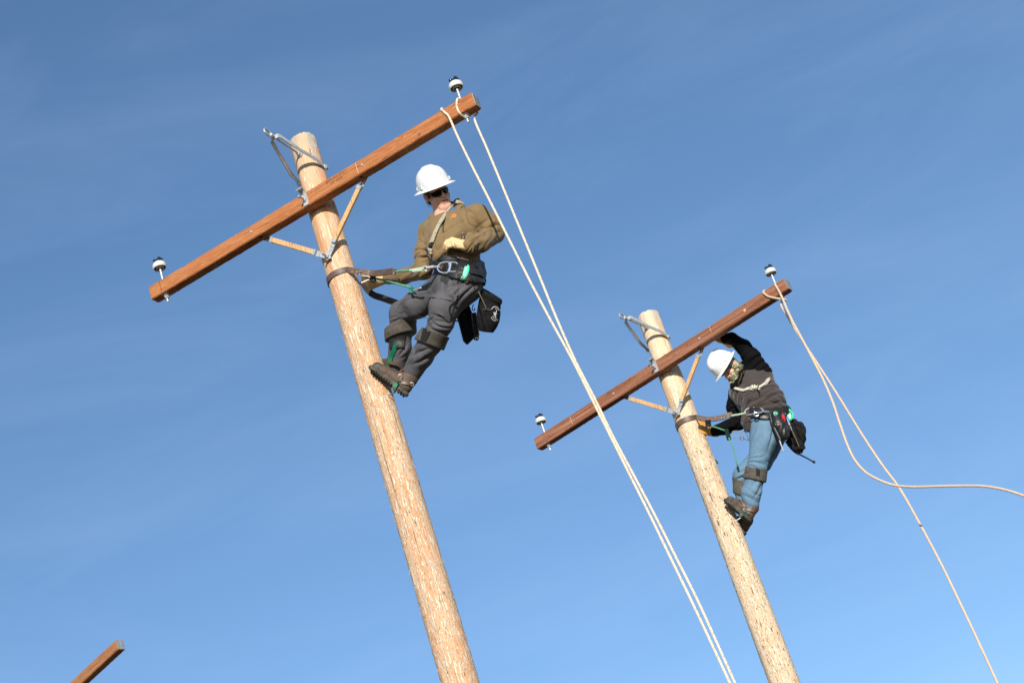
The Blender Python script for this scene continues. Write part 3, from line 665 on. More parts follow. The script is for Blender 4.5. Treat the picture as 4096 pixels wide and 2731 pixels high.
def boot(heel, toe, shaft_top, side_hint, parent, L=.31, spike=True):
    """heel and toe are on the sole's underside"""
    t = (toe - heel).normalized(); L = (toe - heel).length; up = (shaft_top - heel); up = (up - t * up.dot(t)).normalized(); s = t.cross(up)
    if s.dot(side_hint) < 0: s = -s
    q = lambda x, u, w=0: heel + t * x + up * u + s * w; k = .02
    pr = [cone(q(L - .055, .048), q(L - .10, .054), .036, .041, k, s, 1.15), cone(q(L - .10, .054), q(.13, .066), .041, .043, k, s, 1.05), cone(q(.13, .066), q(.055, .058), .043, .041, k),
          cone(q(.125, .082), q(.075, .125), .040, .047, k), cone(q(.055, .055), q(.062, .125), .043, .046, k), cone(q(.068, .12), shaft_top, .046, .052, k)]
    g = geo(nets(pr, .0045)); bo = obj('boot', g, bootleather, parent)
    tc_ = [cone(q(L - .050, .046), q(L - .075, .049), .0385, .040, .01, s, 1.15)]
    obj('toe_cap', geo(nets(tc_, .0045)), rubber, bo)
    # sole: welt, midsole and lugs
    out = []
    for i in range(40):
        a = 2 * math.pi * i / 40; x = L / 2 + (L / 2) * math.cos(a); wd = .048 if x > L * .55 else (.036 if x > L * .3 else .040)
        wd = .036 + .013 * math.exp(-((x - L * .72) / .07) ** 2) + .004 * math.exp(-((x - .04) / .04) ** 2); ss = math.sin(a); out.append((x, math.copysign(abs(ss) ** .6, ss) * wd))
    V, Fc = [], []
    for u, sc in ((.010, .97), (.016, 1.0), (.030, 1.0), (.036, .95)):
        for x, w_ in out: V.append(q(L / 2 + (x - L / 2) * sc, u, w_ * sc))
    for i in range(3):
        for j in range(40): j2 = (j + 1) % 40; Fc.append((i * 40 + j, i * 40 + j2, (i + 1) * 40 + j2, (i + 1) * 40 + j))
    Fc.append(tuple(range(40))[::-1]); Fc.append(tuple(120 + j for j in range(40)))
    so_ = obj('sole', (V, Fc, [0] * len(Fc)), rubber, bo)
    lugs = []
    for i in range(1, 15):
        x = .008 + (L - .016) * i / 15
        if .085 < x < .115: continue
        w_ = .036 + .013 * math.exp(-((x - L * .72) / .07) ** 2) + .004 * math.exp(-((x - .04) / .04) ** 2)
        if x > L - .05: w_ *= max(.4, 1 - ((x - L + .05) / .05) ** 2 * .6)
        for sg in (-1, 1): lugs.append(box(q(x, .0075, sg * (w_ - .010)), t, s, up, .011, .020, .009, .001))
    obj('lugs', join(*lugs), rubber, so_, smooth=False)['kind'] = 'stuff'
    lc = []
    for i in range(4): lc.append(tube([q(.155 - i * .018, .098 + i * .016, -.024), q(.150 - i * .018, .106 + i * .017, 0), q(.155 - i * .018, .098 + i * .016, .024)], .0028, 6))
    obj('laces', join(*lc), darksteel, bo)
    return bo, q, t, up, s, bvh(join(g, (V, Fc, [])))
def slab(c, n, h):
    c, n = va(c), va(Vector(n).normalized()); return lambda X, D: np.maximum(D, np.abs((X - c) @ n) - h)
def band(prims, grow, c, n, h, res=.004, sel_c=None, sel_r=None):
    """ring of material of half height h wrapped round the blended primitives"""
    cc = va(c); R = sel_r or .22; lo, hi = cc - R, cc + R; n_ = va(Vector(n).normalized())
    def cut(X, D):
        return np.maximum(D, np.abs((X - cc) @ n_) - h)
    ps = [p for p in prims if np.all(bbox(p, grow + .03)[0] < hi) and np.all(bbox(p, grow + .03)[1] > lo)]
    V, Fq = nets(ps, res, grow=0, cut=lambda X, D: cut(X, D - grow), bounds=(lo, hi)); return V, Fq

# ================================================================ worker on the near pole
P0 = P
def P(x, y, Y):
    fx = min(1, max(0, (x - 1500) / 180)); fy = min(1, max(0, (1480 - y) / 330)); return P0(x, y, Y - .29 * fx * fy)
a_ = lambda x, y, Y: P(*cA(x, y), Y)
b_ = lambda x, y, Y: P(*cB(x, y), Y)
Y1 = 11.86
H1c = P(*cH(664, 575), Y1)
H1, HL1, HF1, HU1 = head_frame(H1c, V3(-.343, .939, .13), V3(.939, .343, 0) * math.sin(rad(24)) + V3(0, 0, 1) * math.cos(rad(24)))
neck1 = P(1776, 885, Y1 + .06)
hp1, hs1 = head_prims(H1, HL1, HF1, HU1)
dep = (0, 1, 0)
shR, shL = a_(905, 935, 11.93), a_(1450, 752, 11.86); elR, wrR = a_(830, 1375, 11.96), a_(440, 1462, 11.98); elL, wrL = a_(1650, 955, 11.93), a_(1360, 1094, 11.715)
up_torso = [cone(a_(900, 930, 11.93), a_(1450, 770, 11.87), .070, .072, .07), cone(a_(1150, 945, 11.90), a_(1160, 1030, 11.88), .138, .158, .08, dep, .80), cone(a_(1160, 1000, 11.88), a_(1212, 1215, 11.88), .160, .152, .08, dep, .82)]
waist1 = [cone(a_(1205, 1200, 11.88), P(1828, 1088, 11.89), .150, .146, .05, dep, .86)]
col1 = [cone(a_(1110, 850, 11.93), a_(1135, 900, 11.91), .060, .10, .05), cone(a_(1230, 765, 11.94), a_(1450, 752, 11.88), .052, .066, .05), cone(a_(1060, 860, 11.95), a_(940, 925, 11.94), .042, .052, .04)]
sleeves1 = [cone(shR, a_(850, 1160, 11.95), .069, .062, .035), cone(a_(850, 1160, 11.95), elR, .062, .060, .03), cone(elR, a_(620, 1440, 11.97), .061, .050, .03), cone(a_(620, 1440, 11.97), wrR, .050, .042, .03),
            cone(shL, a_(1590, 860, 11.90), .072, .072, .05), cone(a_(1590, 860, 11.90), elL, .076, .064, .03), cone(elL, a_(1500, 1060, 11.80), .065, .060, .025), cone(a_(1500, 1060, 11.80), wrL, .060, .050, .025)]
jk1 = up_torso + waist1 + col1 + sleeves1 + [cone(a_(1090, 1130, 11.76), a_(1030, 1200, 11.77), .055, .045, .05), cone(a_(1010, 1000, 11.80), a_(1000, 1180, 11.80), .06, .055, .05)]
V, Fq = nets(jk1, .0062); V = smooth(V, Fq, 1)
F1 = [  # creases read off the photo: centre, direction of the crease line, spacing, depth, reach
    (a_(1600, 960, 11.85), V3(.85, .52), .034, 0.0056, .10), (a_(1480, 1080, 11.76), V3(.9, .5), .030, 0.0060, .09), (a_(1390, 1130, 11.70), V3(.35, .95), .022, 0.0067, .05),
    (a_(1390, 850, 11.78), V3(.75, -.65), .040, 0.0090, .07), (a_(1250, 1000, 11.75), V3(.92, .30), .055, 0.0105, .11), (a_(1080, 1190, 11.74), V3(.80, .60), .030, 0.0090, .09),
    (a_(1020, 1040, 11.74), V3(.3, .95), .045, 0.0075, .09), (a_(870, 1080, 11.89), V3(-.55, .80), .040, 0.0090, .09), (a_(860, 1200, 11.89), V3(.95, .15), .034, 0.0083, .08),
    (a_(780, 1330, 11.9), V3(.9, .35), .030, 0.0090, .09), (a_(640, 1440, 11.92), V3(.7, .45), .040, 0.0053, .08), (a_(440, 1470, 11.93), V3(.25, .95), .020, 0.0053, .045),
    (a_(1330, 740, 11.80), V3(.45, -.90), .050, 0.0067, .08), (a_(880, 890, 11.87), V3(.45, .85), .05, 0.0060, .08), (a_(1650, 860, 11.83), V3(.95, .2), .030, 0.0067, .06), (a_(960, 940, 11.8), V3(.7, -.7), .06, 0.0060, .10)]
V = folds(V, Fq, F1, .0022); jg1 = geo((V, Fq))
person1 = thing('person', 'person in white hard hat, dark glasses and tan-brown jacket leaning back from nearest pole', 'person', (P(1640, 1500, 11.9).x, 11.9, P(1640, 1500, 11.9).z))
# legs
hipL1, hipR1 = P(1853, 1140, 11.82), P(1785, 1152, 11.98); knL1, knR1 = b_(880, 705, 11.77), b_(500, 610, 12.05)
anL1, anR1 = b_(592, 1192, 11.86), b_(440, 1128, 12.10)
pelv1 = [cone(hipL1, hipR1, .120, .112, .06), cone(P(1826, 1085, 11.88), P(1832, 1125, 11.88), .148, .150, .06, dep, .88)]
tl1 = [cone(hipL1, b_(910, 560, 11.79), .120, .094, .05), cone(b_(910, 560, 11.79), knL1, .094, .080, .04), cone(knL1, b_(770, 900, 11.80), .078, .078, .03), cone(b_(770, 900, 11.80), b_(690, 1030, 11.83), .078, .074, .03), cone(b_(690, 1030, 11.83), anL1, .073, .064, .03)]
tr1 = [cone(hipR1, b_(650, 525, 12.02), .112, .088, .05), cone(b_(650, 525, 12.02), knR1, .088, .080, .04), cone(knR1, b_(487, 800, 12.07), .079, .076, .04), cone(b_(487, 800, 12.07), b_(485, 950, 12.08), .076, .072, .03), cone(b_(485, 950, 12.08), anR1, .074, .064, .03)]
V, Fq = nets(pelv1 + tl1 + tr1, .0062); V = smooth(V, Fq, 1)
F1t = [(b_(860, 700, 11.7), V3(.95, -.2), .026, .010, .07), (b_(760, 690, 11.72), V3(.9, .1), .024, .008, .05), (b_(920, 300, 11.7), V3(.35, .9), .05, .007, .09), (b_(1080, 380, 11.7), V3(.6, .7), .034, .010, .10),
       (b_(700, 1040, 11.74), V3(.75, .55), .050, .010, .08), (b_(620, 980, 11.78), V3(.5, .8), .035, .007, .06), (b_(560, 620, 11.95), V3(.95, .25), .034, .008, .07), (b_(450, 700, 11.96), V3(.95, .3), .028, .008, .05),
       (b_(520, 990, 12.0), V3(.6, .8), .035, .008, .06), (b_(800, 420, 11.8), V3(.6, .5), .045, .006, .07), (b_(560, 480, 11.95), V3(.9, .4), .05, .006, .08), (b_(830, 860, 11.74), V3(.9, -.3), .03, .006, .05)]
V = folds(V, Fq, F1t, .002); tg1 = geo((V, Fq))
# gloves
gL = dict(W=a_(1318, 1092, 11.71), A=V3(-.93, .22, .12), Nn=V3(.18, .72, .62), T=V3(.0, .62, -.78), curl=((42, 38, 25), (40, 40, 25), (36, 42, 25), (30, 36, 25)), thumb=(.75, .35, -.45), s=.99)
gR = dict(W=a_(372, 1475, 11.985), A=V3(-.93, -.30, .0), Nn=V3(-.10, -.70, .70), T=V3(-.2, .72, .66), curl=((40, 60, 40), (45, 60, 40), (48, 60, 40), (50, 60, 40)), thumb=(.85, .35, -.2), s=1.04)
# continuous body below the clothes
body1 = hp1 + [cone(H1(.2, -3.4, -4.5), neck1, .048, .052, .02), cone(neck1, a_(1130, 905, 11.93), .052, .075, .05)]
body1 += [cone(Vector(p[1].tolist()), Vector(p[2].tolist()), p[3] * .70, p[4] * .70, p[5], p[6], p[7]) for p in up_torso + waist1 + sleeves1 + pelv1 + tl1 + tr1]
body1 += hand(**gL) + hand(**gR) + [cone(anL1, P(1606, 1548, 11.86), .036, .03, .03), cone(P(1606, 1548, 11.86), P(1520, 1490, 11.82), .03, .022, .03), cone(anR1, P(1592, 1500, 12.14), .03, .028, .03), cone(P(1592, 1500, 12.14), P(1535, 1478, 12.20), .028, .022, .03)]
V, Fq = nets(body1, .0042, subs=hs1)
Vh = np.array(V); lip = []
Hm = np.array([HL1, HF1, HU1]); loc = (Vh - va(H1c)) @ Hm.T * 100
cen = loc[Fq].mean(1)
lipm = (np.abs(cen[:, 0]) < 2.3 - .25 * np.abs(cen[:, 2] + 5.4)) & (cen[:, 1] > 7.6) & (cen[:, 2] < -4.35) & (cen[:, 2] > -6.5)
mo = (np.abs(cen[:, 0]) < 1.9) & (cen[:, 1] > 7.3) & (np.abs(cen[:, 2] + 5.35) < .22)
mi1 = np.where(mo, 2, np.where(lipm, 1, 0)).tolist()
bd1 = obj('body', (geo((V, Fq))[0], Fq.tolist(), mi1), [skin, lips, mouth], person1, sharp=0)
hr = [ell(H1(0, -1.2, 3.0), (HL1, HF1, HU1), (.079, .097, .089), .01), ell(H1(0, -3.5, -1.5), (HL1, HF1, HU1), (.070, .07, .07), .02)]
def haircut(X, D):
    q = (X - va(H1c)) @ Hm.T * 100; return np.maximum(D, np.maximum(q[..., 1] - (3.6 + .25 * (q[..., 2] - 2)), -(q[..., 2] + .8 + np.minimum(q[..., 1] + 3, 0) * -1.2)) / 100)
obj('hair', geo(nets(hr, .004, cut=haircut)), hair_m, person1)
jk = obj('jacket', jg1, jacket_m, person1, sharp=0); tz = obj('trousers', tg1, trouser_m, person1, sharp=0)
jb, tb = bvh(jg1), bvh(tg1)
# hood and collar bunched round the neck
hood = [(735, 868, 11.985), (742, 888, 11.91)]
cp = [P(1733, 872, 11.93), P(1745, 888, 11.85), P(1768, 897, 11.80), P(1795, 884, 11.79), P(1822, 862, 11.81), P(1838, 835, 11.87), P(1828, 815, 11.96), P(1795, 818, 12.03), P(1755, 845, 12.02), P(1733, 872, 11.95)]
hd = [cone(cp[i], cp[i + 1], .020, .020, .018) for i in range(9)] + [cone(P(1728, 868, 11.90), P(1742, 892, 11.85), .026, .020, .02), cone(P(1832, 808, 11.96), P(1848, 826, 11.92), .026, .022, .02)]
V, Fq = nets(hd, .0045); V = folds(V, Fq, [(cp[0], V3(.6, .8), .02, .005, .05), (cp[5], V3(.8, .6), .02, .005, .05)], .0015)
hoodg = geo((V, Fq)); obj('hood', hoodg, jacket_m, jk); jb2 = bvh(join(jg1, hoodg))
for pts in ([(1270, 625), (1325, 690), (1335, 780), (1385, 850), (1470, 872), (1560, 885), (1650, 862)], [(1360, 1040), (1460, 990), (1560, 930), (1620, 905)], [(410, 1468), (560, 1482), (700, 1450), (850, 1395)], [(790, 1010), (850, 1060), (930, 1110)], [(985, 985), (975, 1060), (990, 1130)]):
    obj('seam', line_on(jb, [cA(*p) for p in pts], .0016, .0004), seam_m, jk)
obj('zip', join(line_on(jb, [cA(*p) for p in ((1082, 800), (1064, 870), (1066, 938))], .0035, .001), line_on(jb, [cA(*p) for p in ((1068, 800), (1050, 880), (1058, 945))], .002, .001)), jacket_trim, jk)
for q_ in (((1288, 940), (1272, 990), (1266, 1045)), ((1318, 940), (1304, 1000), (1298, 1030))): obj('pocket_zip', line_on(jb, [cA(*p) for p in q_], .0045, .0015), jacket_trim, jk)
lg = [strap_on(jb, [cA(*p) for p in ((1142, 782), (1160, 772), (1176, 756), (1188, 738))], .0050, .0012, .0008), strap_on(jb, [cA(*p) for p in ((1160, 742), (1182, 738), (1204, 742), (1206, 758), (1194, 768), (1172, 768))], .0050, .0012, .0010),
      strap_on(jb, [cA(*p) for p in ((1162, 752), (1176, 768))], .0045, .0012, .0012)]
obj('chest_logo', join(*lg), orange_print, jk, smooth=False)
# trouser details
obj('cargo_pocket', patch_on(tb, [cB(828, 462), cB(1008, 505), cB(955, 690), cB(785, 600)], .006, .001), trouser_m, tz)
obj('pocket_flap', (patch_on(tb, [cB(776, 402), cB(1046, 432), cB(1012, 494), cB(766, 456)], .006, .004)), trouser_m, tz)
for p in ((794, 431), (1004, 468)): h = on(tb, cB(*p)); obj('snap', disc(h[0] + h[1] * .009, h[1], .006, .003), darksteel, tz)
obj('leg_patch', patch_on(tb, [cG(460, 1225), cG(680, 1235), cG(585, 1465), cG(415, 1350)], .002, .001), trouser_seam, tz)
for pts in ([(965, 250), (940, 330), (925, 400)], [(770, 470), (730, 560), (700, 650)], [(700, 655), (800, 665), (900, 690)], [(700, 905), (650, 960), (600, 1050), (520, 1130)], [(780, 400), (680, 430), (560, 470), (480, 530), (450, 590)], [(500, 1150), (570, 1205), (635, 1255)], [(850, 470), (930, 490), (1000, 515)], [(1045, 250), (1040, 330), (1045, 430)]):
    obj('seam', line_on(tb, [cB(*p) for p in pts], .0014, .0004), trouser_seam, tz)
# gloves
def glove(g, mt, parent, cuff_dir, tx=None):
    pr = hand(grow=.0032, **g); W = g['W']; c = cuff_dir.normalized(); pr += [cone(W - c * .01, W + c * .03, .033, .037, .02, g['Nn'], .8)]
    V, Fq = nets(pr, .0034); V = folds(V, Fq, [(W, g['T'], .016, .004, .04), (W - c * .06, g['T'], .024, .002, .05)], .0012); gg = geo((V, Fq))
    o = obj('glove', gg, mt, parent, sharp=0); return o, bvh(gg)
gl, glb = glove(gL, glove_m, person1, V3(.95, -.1, -.1))
V_, F__, m_ = text_on(glb, 'KINCO', cG(862, 480), (-.42, -.90), 6.5, .0025); obj('glove_lettering', (V_, F__, m_), print_dk, gl, smooth=False)
obj('glove_seam', join(line_on(glb, [cG(*p) for p in ((700, 300), (740, 430), (810, 520), (900, 520), (1050, 590))], .0012)), print_dk, gl)
gr, grb = glove(gR, glove_m, person1, V3(.93, .25, 0))
# sunglasses
def lens(s):
    V, Fc = [], []; n, m_ = 14, 6
    for off in (0, .2):
        for i in range(n + 1):
            a = rad(5 + 57 * i / n); top = 3.0 - .5 * (i / n) ** 2; bot = (-.9 + 1.1 * (max(0, .25 - i / n) / .25) ** 1.3 + 1.5 * max(0, (i / n - .55) / .45) ** 2)
            for j in range(m_ + 1):
                u = bot + (top - bot) * j / m_; bl = .25 * math.sin(math.pi * j / m_)
                V.append(H1(s * (7.5 + off + bl) * math.sin(a), 1.0 + (8.8 + off + bl) * math.cos(a), u))
    k = (n + 1) * (m_ + 1)
    for o in (0, k):
        for i in range(n):
            for j in range(m_): a = o + i * (m_ + 1) + j; Fc.append((a, a + 1, a + m_ + 2, a + m_ + 1) if (o > 0) == (s > 0) else (a, a + m_ + 1, a + m_ + 2, a + 1))
    ed = [i * (m_ + 1) for i in range(n + 1)] + [n * (m_ + 1) + j for j in range(1, m_ + 1)] + [(n - i) * (m_ + 1) + m_ for i in range(1, n + 1)] + [m_ - j for j in range(1, m_)]
    for i in range(len(ed)): a, b = ed[i], ed[(i + 1) % len(ed)]; Fc.append((a, b, b + k, a + k))
    return V, Fc, [0] * len(Fc)
sg = thing_child('sunglasses', person1); OFF[sg] = OFF[person1]
for s in (-1, 1):
    obj('lens', lens(s), lens_m, sg)
    obj('temple', tube(cr([H1(s * 6.6, 5.4, 2.5), H1(s * 7.9, 2.5, 2.2), H1(s * 8.4, -1, 1.8), H1(s * 8.2, -3.2, .2)]), .0025, 6), plastic_bk, sg)
obj('bridge', tube([H1(-1.2, 9.9, 2.6), H1(0, 10.0, 2.7), H1(1.2, 9.9, 2.6)], .003, 6), plastic_bk, sg)
obj('retainer_cord', tube(cr([H1(-8.2, -2.8, -.5), H1(-8.3, -2.5, -3), H1(-7.4, -3.5, -5.5), H1(-5, -5, -6.5)]), .0018, 5), plastic_bk, sg)
hard_hat(H1, HL1, HF1, HU1, 6.1, person1)
# boots and climbers
bt, bq, bt_t, bt_u, bt_s, bb = boot(P(1624, 1592, 11.86), P(1468, 1474, 11.80), b_(600, 1130, 11.86), V3(0, 0, 1), person1)
bt2, bq2, _t, _u, _s, bb2 = boot(P(1612, 1520, 12.15), P(1500, 1470, 12.22), b_(462, 1130, 12.10), V3(0, 0, 1), person1)
n_ = lambda x, y, Y: P(*cN(x, y), Y)
sp1 = thing_child('climbing_spur', person1); OFF[sp1] = OFF[person1]
cl = bvh(join(jg1, tg1))
pads = {}
def pad(prims, grow, c, n, h, m_, parent, name='calf_band', R=.17):
    V, Fq = band(prims, grow, c, n, h, .0042, None, R); V = smooth(V, Fq, 1); g_ = geo((V, Fq)); o = obj(name, g_, m_, parent, sharp=50); return o, bvh(g_)
pr_, prb = pad(tr1[2:], .028, b_(500, 775, 12.07), V3(-.28, .95, -.25), .040, pad_m, person1)
pl_, plb = pad(tl1[2:], .020, b_(812, 862, 11.79), V3(.36, .93, -.04), .046, pad_m, person1)
obj('velcro_tab', patch_on(plb, [cN(1045, 232), cN(1190, 258), cN(1082, 488), cN(985, 465)], .004, .001), velcro, pl_)
V_, F__, m_ = text_on(prb, 'BUCK', cN(436, 392), (.93, -.36), 19, .001); obj('pad_lettering', (V_, F__, m_), print_dk, pr_, smooth=False)
for z in (1, -1):
    pass
cush = patch_on(tb, [cN(480, 440), cN(722, 370), cN(690, 588), cN(480, 606)], .010, .004); obj('shin_cushion', cush, blackleather, sp1); cb = bvh(cush)
sh_ = [on(cb, cN(566, 530), .004)[0], on(tb, cN(540, 640), .012)[0], on(tb, cN(500, 750), .014)[0], on(tb, cN(480, 840), .016)[0], on(tb, cN(448, 935), .018)[0]]
obj('shank', ribbon(cr(sh_, n=4), V3(.95, .25), .028, .006), greensteel, sp1)
obj('upper_strap', strap_on(tb, [cN(412, 852), cN(480, 846), cN(560, 858), cN(640, 888)], .021, .004, .020), leather, sp1)
sp2 = thing_child('climbing_spur', person1); OFF[sp2] = OFF[person1]
obj('ankle_strap', join(strap_on(bb, [cN(*p) for p in ((600, 940), (640, 1000), (655, 1080), (640, 1160))], .020, .004, .006), strap_on(bb, [cN(*p) for p in ((640, 960), (680, 1010))], .024, .004, .012)), leather, sp2)
obj('heel_strap', strap_on(bb, [cN(*p) for p in ((668, 1190), (740, 1205), (860, 1215))], .018, .004, .006), leather, sp2)
def buckle(bv, p, sz, o): c, n = on(bv, p, .012); return ring(c, V3(1, -.3), V3(.3, 1), sz, sz * .8, .0022, 12, 5)
for p in ((622, 945), (635, 1085), (820, 1210)): obj('buckle', buckle(bb, cN(*p), .013, 0), steel, sp2)
obj('strap_ring', ring(on(bb, cN(595, 1185), .014)[0], V3(1, 0), V3(0, 1), .012, .016, .002, 14, 5), darksteel, sp2)
q0 = [on(bb, cN(*p), .008)[0] for p in ((500, 1228), (612, 1172), (625, 1215), (600, 1300), (545, 1310))]
obj('stirrup', join(poly(q0, V3(0, 0, 1), .006), ribbon([bq(.10, .002, -.045), bq(.10, .0, 0), bq(.10, .002, .045), bq(.105, .03, .052)], [bt_t] * 4, .03, .006)), greensteel, sp2)
gaff = [bq(.09, .0, -.02), bq(.10, -.03, -.03), bq(.115, -.055, -.035)]
obj('gaff', tube(gaff, [.006, .005, .001], 6), darksteel, sp2)
# body belt
CB1 = P(*cG(880, 1010), 11.86)
wz1 = jk1[:4] + pelv1 + tl1[:1]
wz1 = [p for p in (up_torso[2:] + waist1 + pelv1 + tl1[:1])]
belt1 = thing_child('tool_belt', person1); OFF[belt1] = OFF[person1]
g1 = geo(band(wz1, .020, P(*cG(900, 1040), 11.87), V3(.20, .97, .16), .034, .0045, None, .24)); obj('body_belt', g1, blackleather, belt1, sharp=50)
g2 = geo(band(wz1, .026, P(*cG(960, 800), 11.87), V3(.26, .95, .16), .022, .0045, None, .24)); obj('upper_belt', g2, blackleather, belt1, sharp=50)
g3 = geo(band(wz1, .010, P(*cG(900, 940), 11.87), V3(.22, .96, .16), .058, .0050, None, .24)); obj('back_pad', g3, blackleather, belt1, sharp=50)
eb = bvh(join(g1, g2, g3))
for p in ((1172, 742), (1148, 808), (458, 970), (438, 1030), (1244, 1092), (1222, 1168), (400, 1000)):
    c, n = on(eb, cG(*p)); obj('rivet', disc(c, n, .0055, .003, 12), copper, belt1)
for q_ in ([cG(1240, 740), cG(1215, 880)], [cG(1395, 860), cG(1370, 1010)], [cG(520, 930), cG(515, 1070)]): obj('belt_loop', strap_on(eb, q_, .018, .006, .003), blackleather, belt1)
obj('side_strap', strap_on(eb, [cG(*p) for p in ((1180, 1120), (1300, 1140), (1430, 1170), (1570, 1230))], .040, .006, .006), blackleather, belt1)
obj('back_block', join(poly([P(*cG(*p), 11.86) for p in ((1490, 890), (1540, 940), (1600, 1160), (1580, 1280), (1500, 1200))], V3(.5, 0, 1), .07), poly([P(*cG(*p), 11.83) for p in ((1330, 1230), (1560, 1270), (1625, 1340), (1600, 1500), (1440, 1440), (1340, 1330))], V3(.2, 0, 1), .06)), blackcanvas, belt1)
cR = on(eb, cG(640, 1010), .016)[0]
gp = lambda x, y: P(*cG(x, y), cR.y)
dr = [gp(660, 870), gp(560, 862), gp(450, 880), gp(370, 940), gp(335, 1010), gp(360, 1080), gp(430, 1135), gp(520, 1155), gp(600, 1140), gp(640, 1105)]
obj('d_ring', join(tube(cr(dr, n=4), .0052, 8), tube([gp(690, 872), gp(672, 990), gp(640, 1112)], .0065, 8), tube(cr([gp(650, 868), gp(740, 866), gp(840, 880), gp(872, 915)], n=3), .0048, 8), tube(cr([gp(620, 1118), gp(700, 1115), gp(790, 1120), gp(822, 1104)], n=3), .0048, 8),
    tube(cr([gp(640, 880), gp(655, 990), gp(620, 1110)], n=3), .005, 8)), alum, belt1)
obj('hook', tube(cr([on(eb, cG(*p), .02)[0] for p in ((795, 560), (785, 650), (820, 750), (880, 810), (925, 815))], n=4), .005, 8), darksteel, belt1)
obj('leather_flap', poly([on(eb, cG(*p), .012, back=P(*cG(*p), 11.70))[0] for p in ((880, 1190), (1170, 1180), (1165, 1340), (1130, 1450), (1080, 1485), (990, 1455), (895, 1400), (865, 1300))], V3(0, 0, 1), .006), leather_dk, belt1)
yk_ = on(eb, cG(1100, 1100), .03)[0].y; gg_ = lambda x, y, o=0: P(*cG(x, y), yk_ - o)
cut1 = solo('line_cutter', join(poly([gg_(*p) for p in ((1078, 970), (1128, 984), (1140, 945), (1160, 938), (1172, 962), (1174, 1060), (1150, 1170), (1075, 1295), (1040, 1315), (1008, 1240), (1030, 1130), (1050, 1060))], V3(0, 0, 1), .014), tube(cr([gg_(1172, 960, .008), gg_(1168, 1080, .01), gg_(1120, 1220, .008), gg_(1050, 1305, .005)], n=4), .0055, 8)), greenpl, 'bright green folding tool clipped to black belt of worker in tan jacket', 'tool', 'green folding tools on the belts')
obj('round_plate', disc(gg_(1025, 1285, .004), V3(.2, .2, 1), .0135, .003), greensteel, cut1)
# holster, bag and cords hanging from the belt
hol = thing('tool_holster', 'flat black tool holster hanging behind knee of worker in grey trousers', 'holster', b_(1130, 700, 11.98))
obj('panel', poly([b_(*p, 11.98) for p in ((1110, 510), (1140, 520), (1185, 640), (1205, 820), (1175, 868), (1130, 912), (1098, 880), (1060, 730), (1025, 610))], V3(.3, 0, 1), .035), blackcanvas, hol)
obj('sheath', join(tube([b_(1192, 605, 11.96), b_(1205, 700, 11.96), b_(1222, 830, 11.96)], [.019, .021, .020], 14), tube([b_(1205, 845, 11.965), b_(1228, 850, 11.955)], .018, 12)), plastic_bk, hol)
obj('rod', tube([b_(975, 682, 12.0), b_(1055, 686, 12.0)], .005, 6), plastic_bk, hol)
obj('stud', join(*[disc(b_(*p, 11.955), V3(0, 0, 1), .003, .002, 8) for p in ((1100, 625),)]), steel, hol)
for p in ((1215, 850), (1190, 868), (1232, 852)): obj('stud', disc(b_(*p, 11.935), V3(0, 0, 1), .003, .002, 8), steel, hol)
k_ = lambda x, y, Y: P(*cK(x, y), Y)
bt0, bt1 = k_(640, 320, 11.86), k_(535, 1150, 11.86); axb = (bt1 - bt0).normalized()
lb = (bt1 - bt0).length
def bag_geo():
    pf = [(.066, .012), (.070, 0), (.074, .0), (.075, .02), (.073, .035), (.074, .07), (.078, .12), (.077, .17), (.066, .215), (.048, .25), (.025, lb - .002), (0, lb)]
    g_ = lathe([(.0, .03)] + pf, bt0, axb, 40, V3(1, 0), .8)
    V = np.array([v[:] for v in g_[0]]); q = V - va(bt0); qa = q @ va(axb); ql = q @ va(V3(1, 0)); V = V + va(axb) * (.42 * ql * np.clip(1 - qa / .14, 0, 1.1))[:, None]; V += .0022 * (wob(V, 30)[:, None]) * (q - (q @ va(axb))[:, None] * va(axb)) / .07
    return [Vector(v) for v in V.tolist()], g_[1], g_[2]
bag = thing('bolt_bag', 'round-bottomed black canvas bolt bag with white lettering hanging from belt of worker in tan jacket', 'bag', bt0)
bgg = bag_geo(); obj('bag_body', bgg, blackcanvas, bag); bgb = bvh(bgg)
rb = lathe([(.076, -.006), (.079, .0), (.0795, .030), (.076, .034)], bt0, axb, 40, V3(1, 0), .8); obj('rim_band', ([v + axb * (.42 * (v - bt0).dot(V3(1, 0)) * min(1.1, max(0, 1 - (v - bt0).dot(axb) / .14))) for v in rb[0]], rb[1], rb[2]), blackcanvas, bag)
obj('keeper', strap_on(bgb, [cK(455, 650), cK(530, 655), cK(640, 665)], .012, .003, .003), leather_dk, bag)
mk = [line_on(bgb, [cK(*p) for p in ((650, 655), (680, 615), (730, 598), (780, 612), (800, 640))], .0022), line_on(bgb, [cK(*p) for p in ((640, 835), (680, 890), (740, 920))], .0018),
      line_on(bgb, [cK(*p) for p in ((700, 720), (730, 760), (745, 840))], .003), line_on(bgb, [cK(*p) for p in ((765, 690), (745, 740), (705, 800))], .0025), line_on(bgb, [cK(*p) for p in ((695, 745), (770, 765))], .0025)]
obj('bag_emblem', join(*mk, text_on(bgb, 'KLEIN', cK(728, 650), (.93, .36), 8.5), text_on(bgb, 'TOOLS', cK(652, 822), (.80, .60), 9)), print_wt, bag, smooth=False)
obj('bag_clip', join(ring(k_(335, 285, 11.85), V3(1, 0), V3(0, 1), .010, .010, .002, 12, 5), tube([k_(345, 265, 11.84), k_(365, 250, 11.84)], .004, 6)), steel, bag)
obj('cord', tube(cr([gg_(1195, 1195), P(*cG(1290, 1370), 11.76), k_(360, 262, 11.78), k_(455, 470, 11.785), k_(530, 635, 11.79)], n=5), .0035, 6), mat('drab_cord', (.16, .13, .08), .8), bag)
